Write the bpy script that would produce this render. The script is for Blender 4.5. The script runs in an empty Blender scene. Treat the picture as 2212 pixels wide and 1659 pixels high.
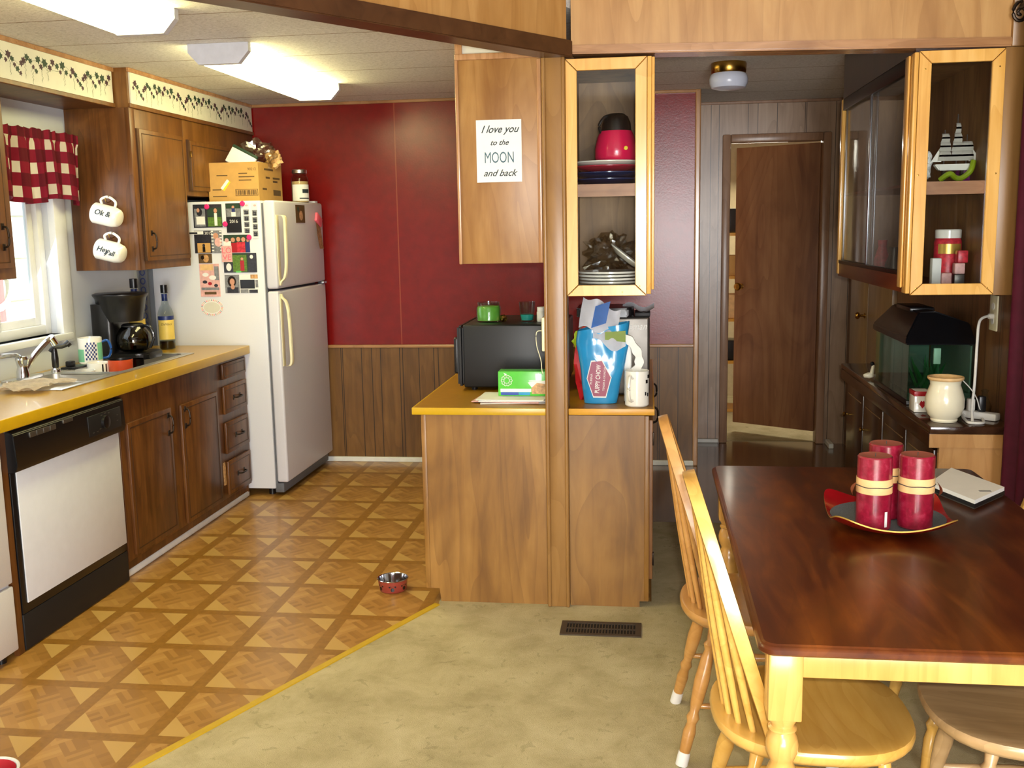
import bpy, bmesh, math, random
from mathutils import Vector, Matrix
R = math.radians
PI = math.pi
random.seed(7)
SC = bpy.context.scene
COL = SC.collection

# ---------------- camera, world, lights, exposure ----------------
cam_d = bpy.data.cameras.new('camera')
cam_d.sensor_width = 36.0
cam_d.lens = 2190.97 / 2212 * 36.0
cam_d.clip_start = 0.05
cam_o = bpy.data.objects.new('camera', cam_d)
COL.objects.link(cam_o)
_p, _y, _r = R(8.75534), R(7.68849), R(1.03827)
_f = Vector((-math.sin(_y) * math.cos(_p), math.cos(_y) * math.cos(_p), -math.sin(_p)))
_rt = Vector((math.cos(_y), math.sin(_y), 0))
_dn = _f.cross(_rt)
_rt2 = math.cos(_r) * _rt + math.sin(_r) * _dn
_dn2 = -math.sin(_r) * _rt + math.cos(_r) * _dn
m3 = Matrix((_rt2, -_dn2, -_f)).transposed()
cam_o.matrix_world = Matrix.Translation((0, 0, 1.6)) @ m3.to_4x4()
SC.camera = cam_o

w = bpy.data.worlds.new('world')
SC.world = w
w.use_nodes = True
w.node_tree.nodes['Background'].inputs[0].default_value = (0.92, 0.95, 1.0, 1)
w.node_tree.nodes['Background'].inputs[1].default_value = 1.5

def area(name, loc, target, size, size_y, power, color, spread=180):
    d = bpy.data.lights.new(name, 'AREA')
    d.shape = 'RECTANGLE'; d.size = size; d.size_y = size_y
    d.energy = power; d.color = color; d.spread = R(spread)
    o = bpy.data.objects.new(name, d); COL.objects.link(o)
    o.location = loc
    o.rotation_euler = (Vector(target) - Vector(loc)).to_track_quat('-Z', 'Y').to_euler()
    return o
# the camera's flash, and the daylight of the living room window behind the camera
area('flash_light', (0.05, -0.03, 1.65), (-0.25, 4, 1.15), 0.05, 0.03, 42, (1.0, 0.94, 0.82))
area('living_window_light', (0.82, -3.0, 1.45), (0.6, 6, 1.4), 1.5, 1.5, 235, (0.92, 0.95, 1.0))
area('upward_fill_light', (0.5, -2.0, 0.25), (0.5, 6.5, 2.9), 2.4, 1.0, 170, (1.0, 0.97, 0.90))  # added unseen fill aimed upward to brighten the hall ceiling and header
area('side_window_light', (1.30, 1.0, 1.5), (0.2, 2.6, 0.7), 1.3, 1.3, 5, (0.88, 0.94, 1.0))
area('kitchen_window_light', (-2.98, 4.45, 1.55), (-1.5, 4.6, 0.8), 1.0, 0.85, 6, (0.9, 0.96, 1.0))
area('bedroom_light', (0.9, 8.9, 2.2), (0.8, 8.2, 0.0), 0.5, 0.5, 26, (1.0, 0.93, 0.75))
sd = bpy.data.lights.new('daylight_sun', 'SUN'); sd.energy = 12; sd.angle = R(2); sd.color = (1.0, 0.98, 0.93)
so = bpy.data.objects.new('daylight_sun', sd); COL.objects.link(so); so.location = (6, 8, 9)
so.rotation_euler = Vector((-1, 0, -1.15)).to_track_quat('-Z', 'Y').to_euler()
SC.view_settings.view_transform = 'Standard'
SC.view_settings.look = 'None'
SC.view_settings.exposure = 0.0
SC.view_settings.gamma = 1.0
SC.view_settings.use_curve_mapping = False
SC.cycles.use_denoising = True
SC.cycles.max_bounces = 10
SC.cycles.transparent_max_bounces = 24

# ---------------- materials ----------------
def lin(c):
    return tuple((x / 255 / 12.92 if x / 255 <= 0.04045 else ((x / 255 + 0.055) / 1.055) ** 2.4) for x in c)
def c4(c): return (*lin(c), 1)
class NT:
    def __init__(s, name):
        s.m = bpy.data.materials.new(name); s.m.use_nodes = True
        s.t = s.m.node_tree; s.b = s.t.nodes['Principled BSDF']
    def n(s, typ, **kw):
        o = s.t.nodes.new(typ)
        for k, v in kw.items():
            if k.startswith('i_'):
                o.inputs[k[2:].replace('_', ' ')].default_value = v
            else: setattr(o, k, v)
        return o
    def l(s, a, b): s.t.links.new(a, b)
    def math(s, op, a, b=None, c=None):
        o = s.t.nodes.new('ShaderNodeMath'); o.operation = op
        for i, v in enumerate((a, b, c)):
            if v is None: continue
            if isinstance(v, (int, float)): o.inputs[i].default_value = v
            else: s.l(v, o.inputs[i])
        return o.outputs[0]
    def mix(s, f, a, b):
        o = s.t.nodes.new('ShaderNodeMix'); o.data_type = 'RGBA'
        for i, v in ((0, f), (6, a), (7, b)):
            if isinstance(v, (int, float)): o.inputs[i].default_value = v
            elif isinstance(v, tuple): o.inputs[i].default_value = v
            else: s.l(v, o.inputs[i])
        return o.outputs[2]
    def coord(s, scale=(1, 1, 1), kind='Object', rot=(0, 0, 0)):
        tc = s.n('ShaderNodeTexCoord'); mp = s.n('ShaderNodeMapping')
        mp.inputs['Scale'].default_value = scale; mp.inputs['Rotation'].default_value = rot
        s.l(tc.outputs[kind], mp.inputs['Vector']); return mp.outputs[0]
    def noise(s, vec, scale, detail=4, dist=0.0, rough=0.55):
        o = s.n('ShaderNodeTexNoise'); o.inputs['Scale'].default_value = scale
        o.inputs['Detail'].default_value = detail; o.inputs['Distortion'].default_value = dist
        o.inputs['Roughness'].default_value = rough
        if vec is not None: s.l(vec, o.inputs['Vector'])
        return o.outputs[0]
    def ramp(s, f, stops):
        o = s.n('ShaderNodeValToRGB'); e = o.color_ramp.elements
        while len(e) < len(stops): e.new(0.5)
        for i, (p, c) in enumerate(stops): e[i].position = p; e[i].color = c
        s.l(f, o.inputs[0]); return o.outputs[0]
    def bump(s, h, st=0.3, d=0.01):
        o = s.n('ShaderNodeBump'); o.inputs['Strength'].default_value = st; o.inputs['Distance'].default_value = d
        s.l(h, o.inputs['Height']); s.l(o.outputs[0], s.b.inputs['Normal'])
def plain(name, c, rough=0.5, metal=0.0, coat=0.0, var=0.06, vscale=20):
    k = NT(name); k.b.inputs['Roughness'].default_value = rough
    k.b.inputs['Metallic'].default_value = metal
    k.b.inputs['Coat Weight'].default_value = coat
    f = k.noise(k.coord(), vscale, 3)
    a = lin(c); lo = tuple(x * (1 - var) for x in a); hi = tuple(min(1, x * (1 + var)) for x in a)
    k.l(k.ramp(f, [(0.3, (*lo, 1)), (0.7, (*hi, 1))]), k.b.inputs['Base Color'])
    return k.m
def wood(name, dark, mid, light, axis='Z', scale=9.0, rough=0.42, coat=0.0, planks=None, groove=None, kind='Object', st=14, fig=0.35):
    k = NT(name)
    sc = {'X': (1 / st, 1, 1), 'Y': (1, 1 / st, 1), 'Z': (1, 1, 1 / st)}[axis]
    v = k.coord(sc, kind)
    f = k.noise(v, scale * 3, 8, 0.8, 0.6)
    sb = {'X': (.35, 1, 1), 'Y': (1, .35, 1), 'Z': (1, 1, .35)}[axis]
    g = k.noise(k.coord(sb, kind), scale * 0.75, 3, 1.4)
    col = k.ramp(f, [(0.28, c4(dark)), (0.5, c4(mid)), (0.74, c4(light))])
    blot = k.ramp(g, [(0.3, c4(dark)), (0.5, c4(mid)), (0.72, c4(light))])
    col = k.mix(0.5, col, blot)
    sr = {'X': (.16, 1, 1), 'Y': (1, .16, 1), 'Z': (1, 1, .16)}[axis]
    h_ = k.noise(k.coord(sr, kind), scale * 0.55, 2, 0.5)
    ring = k.math('FRACT', k.math('MULTIPLY', h_, 13.0))
    ring = k.math('MULTIPLY', k.math('POWER', ring, 3.0), fig)
    col = k.mix(ring, col, c4(dark))
    if planks:   # (coordinate axis, width): tone changes from board to board
        pa, pw = planks
        sep = k.n('ShaderNodeSeparateXYZ'); k.l(k.coord((1, 1, 1), kind), sep.inputs[0])
        c = k.math('FLOOR', k.math('DIVIDE', sep.outputs[pa], pw))
        wn = k.n('ShaderNodeTexWhiteNoise', noise_dimensions='1D'); k.l(c, wn.inputs['W'])
        col = k.mix(k.math('MULTIPLY', wn.outputs['Value'], 0.45), col, c4(dark))
    if groove:   # (coordinate axis, spacing, width, colour)
        ga, gs, gw, gc = groove
        sep = k.n('ShaderNodeSeparateXYZ'); k.l(k.coord((1, 1, 1), kind), sep.inputs[0])
        a = k.math('ABSOLUTE', k.math('SUBTRACT', k.math('FRACT', k.math('DIVIDE', sep.outputs[ga], gs)), 0.5))
        b = k.math('ABSOLUTE', k.math('SUBTRACT', k.math('FRACT', k.math('DIVIDE', sep.outputs[ga], gs * 1.618)), 0.37))
        e = k.math('MAXIMUM', k.math('LESS_THAN', a, gw / gs / 2), k.math('LESS_THAN', b, gw / gs / 3.2))
        col = k.mix(e, col, c4(gc))
    k.l(col, k.b.inputs['Base Color'])
    k.b.inputs['Roughness'].default_value = rough
    k.b.inputs['Coat Weight'].default_value = coat
    k.b.inputs['Coat Roughness'].default_value = 0.12
    k.bump(f, 0.12, 0.002)
    return k.m
def glass(name, tint=(235, 240, 240), gloss=0.08, rough=0.02):
    k = NT(name); t = k.t; t.nodes.remove(k.b)
    out = [n for n in t.nodes if n.type == 'OUTPUT_MATERIAL'][0]
    tr = k.n('ShaderNodeBsdfTransparent'); tr.inputs[0].default_value = c4(tint)
    gl = k.n('ShaderNodeBsdfGlossy'); gl.inputs['Roughness'].default_value = rough
    lw = k.n('ShaderNodeLayerWeight'); lw.inputs[0].default_value = 0.5
    mx = k.n('ShaderNodeMixShader')
    k.l(k.math('ADD', k.math('MULTIPLY', k.math('POWER', lw.outputs['Facing'], 4.0), 0.6), gloss * .6), mx.inputs[0])
    k.l(tr.outputs[0], mx.inputs[1]); k.l(gl.outputs[0], mx.inputs[2]); k.l(mx.outputs[0], out.inputs[0])
    return k.m
def emit(name, c, strength):
    k = NT(name); k.b.inputs['Base Color'].default_value = c4(c)
    k.b.inputs['Emission Color'].default_value = c4(c); k.b.inputs['Emission Strength'].default_value = strength
    return k.m

M = {}
M['end_panel'] = wood('end_panel_wood', (102, 66, 26), (140, 98, 42), (168, 124, 62), rough=0.38, scale=5, st=9)
M['header'] = wood('header_wood', (146, 100, 48), (178, 132, 74), (204, 162, 102), rough=0.4, scale=4, st=8)
M['sign_panel'] = wood('upper_panel_wood', (126, 82, 38), (156, 112, 60), (184, 142, 86), rough=0.4, scale=5, st=9)
M['post'] = wood('post_wood', (124, 86, 42), (146, 106, 56), (164, 124, 72), rough=0.35, scale=6)
M['cab'] = wood('kitchen_cabinet_wood', (54, 30, 12), (98, 58, 24), (136, 90, 44), rough=0.38, scale=7)
M['cab_dark'] = wood('cabinet_groove_wood', (50, 30, 15), (70, 44, 22), (86, 56, 30), rough=0.5)
M['upcab'] = wood('upper_cabinet_wood', (78, 46, 14), (112, 70, 26), (136, 92, 40), rough=0.4, scale=6)
M['cabframe'] = wood('cabinet_frame_wood', (108, 66, 36), (142, 96, 56), (160, 114, 70), rough=0.45, scale=6)
M['pine'] = wood('honey_pine', (206, 146, 62), (232, 178, 92), (246, 200, 122), rough=0.25, coat=0.4, scale=5)
M['chair'] = wood('chair_beech', (196, 144, 60), (218, 170, 84), (234, 190, 108), rough=0.24, coat=0.5, scale=6, axis='Y')
M['chair_oak'] = wood('chair_oak', (176, 122, 60), (200, 146, 78), (216, 168, 104), rough=0.3, coat=0.35, scale=6, axis='Y')
M['chair_dull'] = wood('chair_pale_oak', (150, 120, 78), (184, 150, 104), (208, 176, 130), rough=0.35, coat=0.3, scale=6, axis='X')
M['legwood'] = wood('turned_leg_beech', (190, 138, 66), (214, 166, 88), (228, 184, 110), rough=0.25, coat=0.4, scale=6)
M['table'] = wood('table_top_mahogany', (36, 10, 3), (86, 36, 8), (156, 86, 26), axis='Y', rough=0.34, coat=0.12, scale=3.2, st=5, fig=.15, planks=(0, 0.11))
M['table_edge'] = wood('table_edge_mahogany', (38, 12, 6), (58, 20, 10), (80, 32, 16), axis='X', rough=0.18, coat=0.6)
M['wainscot'] = wood('wainscot_panelling', (84, 56, 24), (116, 80, 38), (138, 100, 52), rough=0.4, scale=6, groove=(0, 0.135, 0.005, (40, 26, 12)))
M['hallwall'] = wood('hall_panelling', (134, 108, 88), (172, 144, 120), (190, 164, 140), rough=0.3, scale=6, groove=(0, 0.20, 0.004, (44, 32, 24)))
M['rightwall'] = wood('right_wall_panelling', (80, 50, 28), (116, 78, 46), (134, 96, 60), rough=0.45, scale=6, groove=(1, 0.2, 0.004, (36, 22, 12)))
M['halldoor'] = wood('hall_door_wood', (104, 60, 34), (142, 94, 58), (162, 114, 74), rough=0.5, scale=5)
M['doorframe'] = wood('hall_frame_wood', (122, 90, 68), (158, 122, 96), (174, 140, 114), rough=0.3, scale=6)
M['hutch_dark'] = wood('dark_walnut', (34, 18, 10), (58, 32, 18), (78, 46, 26), rough=0.3, coat=0.25, scale=6)
M['hutch_top'] = wood('hutch_top_walnut', (46, 28, 18), (66, 42, 28), (88, 60, 42), axis='Y', rough=0.12, coat=0.6, scale=5)
M['hutch_end'] = wood('hutch_end_maple', (170, 118, 62), (196, 146, 88), (210, 166, 108), rough=0.4, scale=7)
M['rust'] = wood('rust_wood', (70, 28, 8), (98, 44, 16), (120, 60, 26), axis='Y', rough=0.35, scale=7)
M['inner'] = wood('cabinet_interior_wood', (96, 66, 38), (140, 104, 64), (170, 132, 86), rough=0.5, scale=6)
M['shelf'] = wood('shelf_wood', (140, 92, 56), (176, 124, 84), (196, 148, 108), axis='X', rough=0.4)
M['beam'] = wood('beam_walnut', (58, 34, 18), (80, 50, 28), (96, 64, 38), axis='X', rough=0.35, scale=5)
M['mould'] = wood('moulding_wood', (140, 96, 58), (172, 126, 82), (192, 146, 104), axis='X', rough=0.25, coat=0.3)
M['mould_v'] = wood('moulding_wood_upright', (150, 106, 66), (178, 132, 90), (200, 156, 114), rough=0.25, coat=0.3)
M['closet'] = wood('closet_door_wood', (120, 92, 60), (150, 120, 84), (168, 138, 100), rough=0.35, scale=6)
M['table'].node_tree.nodes['Principled BSDF'].inputs['Specular IOR Level'].default_value = 0.3
M['white'] = plain('white_paint', (226, 226, 220), 0.4)
M['board'] = plain('cream_board', (218, 216, 200), 0.5, var=0.03)
M['wallwhite'] = plain('kitchen_wall_paint', (205, 210, 218), 0.5, var=0.03, vscale=4)
M['vinyl'] = plain('white_vinyl', (232, 234, 236), 0.3, var=0.02)
M['fridge'] = plain('fridge_enamel', (222, 224, 230), 0.32, var=0.02, vscale=300)
M['fridge_door'] = plain('fridge_door_enamel', (214, 214, 222), 0.38, var=0.03, vscale=300)
M['almond'] = plain('almond_plastic', (232, 226, 190), 0.35)
M['gasket'] = plain('grey_gasket', (96, 98, 104), 0.6)
M['enamel'] = plain('dishwasher_panel', (222, 226, 232), 0.35, var=0.02)
M['black'] = plain('black_plastic', (14, 14, 17), 0.34, coat=0.1)
M['blackmatte'] = plain('black_matte', (17, 17, 20), 0.6)
M['charcoal'] = plain('microwave_shell', (18, 19, 22), 0.42)
M['chrome'] = plain('chrome', (210, 212, 216), 0.12, metal=1)
M['steel'] = plain('brushed_steel', (214, 212, 204), 0.36, metal=1)
M['alu'] = plain('aluminium_frame', (170, 178, 190), 0.3, metal=1)
M['brass'] = plain('brass', (170, 130, 60), 0.25, metal=1)
M['bronze'] = plain('dark_bronze', (52, 42, 34), 0.4, metal=0.8)
M['mustard'] = plain('mustard_laminate', (178, 138, 34), 0.3, coat=0.2, var=0.05, vscale=60)
M['mustard_edge'] = plain('mustard_edge', (196, 156, 22), 0.32, var=0.04)
M['mustard_dark'] = plain('mustard_laminate_worn', (156, 112, 12), 0.38, var=0.06)
M['edge_orange'] = plain('orange_edge', (214, 156, 50), 0.35, var=0.06)
M['grout'] = plain('gold_trim', (196, 160, 30), 0.45)
M['cardboard'] = plain('cardboard', (196, 152, 84), 0.7, var=0.05)
M['ink'] = plain('printed_ink', (96, 72, 40), 0.7)
M['inkdark'] = plain('dark_ink', (40, 52, 58), 0.6)
M['inkblue'] = plain('teal_ink', (60, 96, 112), 0.6)
M['paper'] = plain('white_paper', (236, 236, 230), 0.7, var=0.02)
M['ceramic'] = plain('white_ceramic', (238, 236, 226), 0.15, coat=0.5, var=0.02)
M['cream'] = plain('cream_ceramic', (244, 236, 206), 0.2, coat=0.5, var=0.02)
M['pink'] = plain('pink_plastic', (222, 44, 120), 0.4)
M['pinkclip'] = plain('coral_clip', (250, 110, 130), 0.5)
M['green'] = plain('green_wax', (128, 196, 70), 0.4)
M['teal'] = plain('teal_wax', (40, 150, 140), 0.4)
M['waxred'] = NT('mottled_red_wax').m
k = NT('mottled_red_wax_b'); f = k.noise(k.coord(), 38, 8, 0.4, 0.7)
k.l(k.ramp(f, [(0.3, c4((112, 8, 30))), (0.55, c4((146, 22, 50))), (0.8, c4((180, 66, 90)))]), k.b.inputs['Base Color'])
k.b.inputs['Roughness'].default_value = 0.3; k.b.inputs['Coat Weight'].default_value = 0.8; k.b.inputs['Coat Roughness'].default_value = 0.08; M['waxred'] = k.m
M['waxtop'] = plain('candle_top_wax', (150, 82, 66), 0.6, var=0.15)
M['birch'] = plain('birch_bark_band', (226, 186, 128), 0.6, var=0.14, vscale=26)
M['string'] = plain('dark_cord', (70, 62, 58), 0.8)
M['leather'] = plain('tan_leaf', (186, 112, 78), 0.6)
M['trayred'] = plain('red_lacquer', (150, 12, 20), 0.25, coat=0.5)
M['traygrey'] = plain('grey_felt', (88, 94, 98), 0.9, var=0.2, vscale=240)
M['gold'] = plain('gold_rim', (214, 176, 84), 0.3, metal=0.6)
M['cord'] = plain('white_cord', (226, 224, 216), 0.4)
M['bluebag'] = plain('blue_bag_film', (44, 146, 200), 0.22, coat=0.6, var=0.10, vscale=9)
M['bluedeep'] = plain('deep_blue_print', (8, 112, 205), 0.25, coat=0.5)
M['magenta'] = plain('magenta_print', (140, 8, 66), 0.35)
M['whitefilm'] = plain('white_bag_lining', (238, 240, 246), 0.3, coat=0.3)
M['lime'] = plain('lime_print', (150, 176, 30), 0.4)
M['redprint'] = plain('red_print', (172, 24, 34), 0.35)
M['greenbox'] = plain('green_box_card', (88, 196, 66), 0.3, coat=0.5)
M['blueprint'] = plain('royal_blue_print', (40, 70, 170), 0.4)
M['food'] = plain('food_print', (196, 150, 96), 0.4, var=0.4, vscale=60)
M['silver'] = plain('silver_card', (112, 108, 102), 0.42, metal=0.85)
M['maroon'] = plain('maroon_cabinet', (90, 20, 34), 0.4)
M['platenavy'] = plain('navy_plate', (28, 44, 88), 0.15, coat=0.5)
M['platered'] = plain('red_plate', (170, 40, 62), 0.2, coat=0.5)
M['kettle'] = plain('raspberry_plastic', (214, 20, 78), 0.25, coat=0.4)
M['yellow'] = plain('yellow_print', (228, 210, 50), 0.4)
M['purple'] = plain('purple_plastic', (140, 40, 130), 0.4)
M['syrup'] = plain('dark_syrup', (30, 14, 12), 0.1, coat=0.6)
M['labelyellow'] = plain('yellow_label', (222, 196, 96), 0.5)
M['blueprintdark'] = plain('navy_label', (34, 50, 110), 0.4)
M['orangered'] = plain('orange_red_glaze', (196, 72, 36), 0.2, coat=0.5)
M['rag'] = plain('dish_rag', (214, 200, 182), 0.9, var=0.15, vscale=40)
M['skin'] = plain('printed_skin', (206, 150, 120), 0.5)
M['grass_print'] = plain('printed_grass', (90, 124, 44), 0.5, var=0.4, vscale=80)
M['darkprint'] = plain('dark_photo', (44, 44, 52), 0.35, var=0.4, vscale=60)
M['orange_print'] = plain('printed_field', (206, 160, 90), 0.5)
M['grey_print'] = plain('grey_print', (128, 130, 134), 0.5, var=0.3, vscale=60)
M['softpink'] = plain('soft_pink_print', (226, 176, 170), 0.5, var=0.15, vscale=50)
M['candy'] = plain('red_candies', (200, 46, 60), 0.35, var=0.4, vscale=60)
M['blueglaze'] = plain('cobalt_glaze', (24, 78, 150), 0.18, coat=0.5)
M['vent'] = plain('brown_vent_metal', (74, 62, 48), 0.45, metal=0.5)
M['ventdark'] = plain('vent_slot', (22, 18, 15), 0.8)
M['rubber'] = plain('white_rubber', (232, 230, 226), 0.6)
M['fishwater'] = glass('tank_water', (222, 240, 232), 0.05)
M['glass'] = glass('clear_glass', (232, 238, 238), 0.05)
M['paneglass'] = glass('cabinet_glass', (246, 248, 248), 0.045, 0.03)
M['window_glass'] = glass('window_glass', (238, 244, 246), 0.05)
M['smoke'] = glass('smoky_glass', (120, 116, 100), 0.10)
M['filmclear'] = glass('clear_film', (240, 234, 220), 0.30, 0.2)
M['tubelight'] = emit('fluorescent_diffuser', (255, 244, 176), 17)
M['lampglass'] = plain('milk_glass', (214, 220, 240), 0.25, var=0.02)
M['capwhite'] = plain('lamp_end_cap', (206, 210, 222), 0.4)
M['plantg'] = plain('aquarium_plant', (24, 84, 34), 0.6, var=0.3)
M['backdrop'] = plain('dark_backdrop', (112, 124, 116), 0.7)
M['gravel'] = plain('gravel', (80, 92, 84), 0.8, var=0.4, vscale=120)
M['leafdark'] = plain('ivy_leaf_green', (36, 62, 44), 0.6)
M['leafplum'] = plain('ivy_leaf_plum', (66, 34, 50), 0.6)
M['leafpale'] = plain('vine_tendril', (112, 124, 98), 0.6)
M['curtain'] = plain('burgundy_curtain', (104, 22, 50), 0.6, var=0.12, vscale=30)
M['siding'] = plain('neighbour_siding', (226, 222, 204), 0.7, var=0.03)
M['signpink'] = plain('pink_sign', (214, 120, 116), 0.6)
M['livingwall'] = wood('living_room_panelling', (120, 92, 60), (152, 120, 82), (172, 140, 100), rough=0.6, groove=(0, 0.25, 0.004, (70, 50, 30)))
M['roomwall'] = plain('bedroom_wall', (196, 178, 140), 0.8)

# kitchen linoleum: brown bands on a grid, parquet print inside each square
k = NT('parquet_linoleum')
sep = k.n('ShaderNodeSeparateXYZ'); k.l(k.coord(), sep.inputs[0])
u = k.math('DIVIDE', k.math('ADD', sep.outputs[0], 2.238 + 3.25), 0.325)
v = k.math('DIVIDE', k.math('ADD', sep.outputs[1], -3.215 + 3.55), 0.355)
fu, fv = k.math('FRACT', u), k.math('FRACT', v)
def band(k, x, wd):
    a = k.math('ABSOLUTE', k.math('SUBTRACT', x, 0.5))
    return k.math('GREATER_THAN', a, 0.5 - wd)
bnd = k.math('MAXIMUM', band(k, fu, 0.075), band(k, fv, 0.068))
# small parquet blocks: 6 x 6 per square, direction alternating
bu, bv = k.math('MULTIPLY', k.math('ADD', fu, fv), 3.0), k.math('MULTIPLY', k.math('SUBTRACT', fu, fv), 3.0)
chk = k.math('MODULO', k.math('ADD', k.math('FLOOR', bu), k.math('FLOOR', k.math('ADD', bv, 20.0))), 2.0)
su = k.math('FLOOR', k.math('MULTIPLY', bu, 4.0)); sv = k.math('FLOOR', k.math('MULTIPLY', k.math('ADD', bv, 20.0), 4.0))
strip = k.math('ADD', k.math('MULTIPLY', chk, su), k.math('MULTIPLY', k.math('SUBTRACT', 1.0, chk), sv))
comb = k.n('ShaderNodeCombineXYZ'); k.l(strip, comb.inputs[0]); k.l(k.math('FLOOR', bu), comb.inputs[1]); k.l(k.math('FLOOR', bv), comb.inputs[2])
wn = k.n('ShaderNodeTexWhiteNoise'); k.l(comb.outputs[0], wn.inputs[0])
comb2 = k.n('ShaderNodeCombineXYZ'); k.l(k.math('FLOOR', bu), comb2.inputs[0]); k.l(k.math('FLOOR', bv), comb2.inputs[1])
wn2 = k.n('ShaderNodeTexWhiteNoise'); k.l(comb2.outputs[0], wn2.inputs[0])
wv = k.math('ADD', k.math('MULTIPLY', wn.outputs[0], 0.45), k.math('MULTIPLY', wn2.outputs[0], 0.55))
grain = k.noise(k.coord((1, 1, 1)), 40, 5)
par = k.ramp(wv, [(0.15, c4((152, 108, 48))), (0.45, c4((172, 126, 62))), (0.85, c4((186, 142, 76)))])
tri = k.math('MAXIMUM', k.math('LESS_THAN', k.math('ADD', fu, fv), 0.50), k.math('GREATER_THAN', k.math('ADD', fu, fv), 1.50))
col = k.mix(tri, par, c4((194, 156, 88)))
bcol = k.ramp(grain, [(0.3, c4((138, 96, 32))), (0.7, c4((156, 110, 42)))])
col = k.mix(bnd, col, bcol)
k.l(col, k.b.inputs['Base Color']); k.b.inputs['Roughness'].default_value = 0.33
k.b.inputs['Coat Weight'].default_value = 0.15; M['lino'] = k.m
# carpet
k = NT('beige_carpet'); a = k.noise(k.coord(), 420, 3); b = k.noise(k.coord(), 4.5, 7, 0.3, 0.7); c_ = k.noise(k.coord(), 18, 6, 1.2)
col = k.ramp(b, [(0.32, c4((172, 158, 116))), (0.55, c4((200, 186, 144))), (0.75, c4((216, 203, 164)))])
col = k.mix(k.math('MULTIPLY', k.math('GREATER_THAN', c_, 0.64), 0.35), col, c4((136, 124, 88)))
col = k.mix(k.math('MULTIPLY', a, 0.25), col, c4((152, 140, 102)))
k.l(col, k.b.inputs['Base Color']); k.b.inputs['Roughness'].default_value = 0.95
k.bump(a, 0.7, 0.006); M['carpet'] = k.m
# hall floor: darker glossy sheet
M['hallfloor'] = wood('hall_floor', (74, 48, 28), (104, 72, 44), (126, 92, 60), axis='Y', rough=0.15, coat=0.4)
# ceiling tiles: seams every half metre in Y
k = NT('ceiling_panel')
sep = k.n('ShaderNodeSeparateXYZ'); k.l(k.coord(), sep.inputs[0])
fy = k.math('FRACT', k.math('DIVIDE', k.math('SUBTRACT', sep.outputs[1], 0.4), 0.507))
seam = k.math('LESS_THAN', k.math('ABSOLUTE', k.math('SUBTRACT', fy, 0.0)), 0.016)
n1 = k.noise(k.coord((1, 2.2, 1)), 60, 6, 1.0, 0.7)
col = k.ramp(n1, [(0.35, c4((182, 179, 172))), (0.5, c4((222, 220, 214))), (0.65, c4((234, 232, 228)))])
col = k.mix(seam, col, c4((132, 108, 72)))
k.l(col, k.b.inputs['Base Color']); k.b.inputs['Roughness'].default_value = 0.85; k.bump(n1, 0.4, 0.004); M['ceiling'] = k.m
# red painted panelling with one seam
k = NT('red_painted_wall')
sep = k.n('ShaderNodeSeparateXYZ'); k.l(k.coord(), sep.inputs[0])
d = k.math('ABSOLUTE', k.math('SUBTRACT', sep.outputs[0], -1.672))
n1 = k.noise(k.coord(), 14, 4)
col = k.ramp(n1, [(0.3, c4((116, 9, 6))), (0.7, c4((130, 12, 8)))])
col = k.mix(k.math('LESS_THAN', d, 0.004), col, c4((150, 60, 40)))
k.l(col, k.b.inputs['Base Color']); k.b.inputs['Roughness'].default_value = 0.27
k.bump(k.noise(k.coord(), 90, 3), 0.12, 0.003); M['red'] = k.m
# gingham valance: UV in metres
k = NT('gingham_cloth')
tc = k.n('ShaderNodeTexCoord'); sep = k.n('ShaderNodeSeparateXYZ'); k.l(tc.outputs['UV'], sep.inputs[0])
a = k.math('LESS_THAN', k.math('FRACT', k.math('DIVIDE', sep.outputs[0], 0.105)), 0.40)
b = k.math('LESS_THAN', k.math('FRACT', k.math('DIVIDE', sep.outputs[1], 0.112)), 0.46)
low = k.math('LESS_THAN', sep.outputs[1], 10.0)
s = k.math('ADD', a, b)
col = k.ramp(k.math('DIVIDE', s, 2.0), [(0.0, c4((116, 6, 34))), (0.5, c4((156, 14, 52))), (0.95, c4((236, 226, 206)))])
k.l(col, k.b.inputs['Base Color']); k.b.inputs['Roughness'].default_value = 0.8
k.b.inputs['Transmission Weight'].default_value = 0.0; M['gingham'] = k.m

# ---------------- mesh helpers ----------------
def BM(): return bmesh.new()
def box(bm, x0, x1, y0, y1, z0, z1, bev=0.0, seg=2, mi=0):
    b = bmesh.new()
    vs = [b.verts.new((x, y, z)) for x in (x0, x1) for y in (y0, y1) for z in (z0, z1)]
    for f in ((0, 1, 3, 2), (4, 6, 7, 5), (0, 4, 5, 1), (2, 3, 7, 6), (0, 2, 6, 4), (1, 5, 7, 3)):
        b.faces.new([vs[i] for i in f])
    if bev > 0: bmesh.ops.bevel(b, geom=b.edges[:], offset=bev, segments=seg, profile=0.5, affect='EDGES')
    merge(bm, b, mi); return bm
def merge(bm, b, mi=0, mat=None):
    if mat is not None: b.transform(mat)
    mp = {}
    for v_ in b.verts: mp[v_] = bm.verts.new(v_.co)
    for f_ in b.faces:
        try: nf = bm.faces.new([mp[x] for x in f_.verts]); nf.material_index = mi if mi else f_.material_index
        except ValueError: pass
    b.free()
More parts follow.
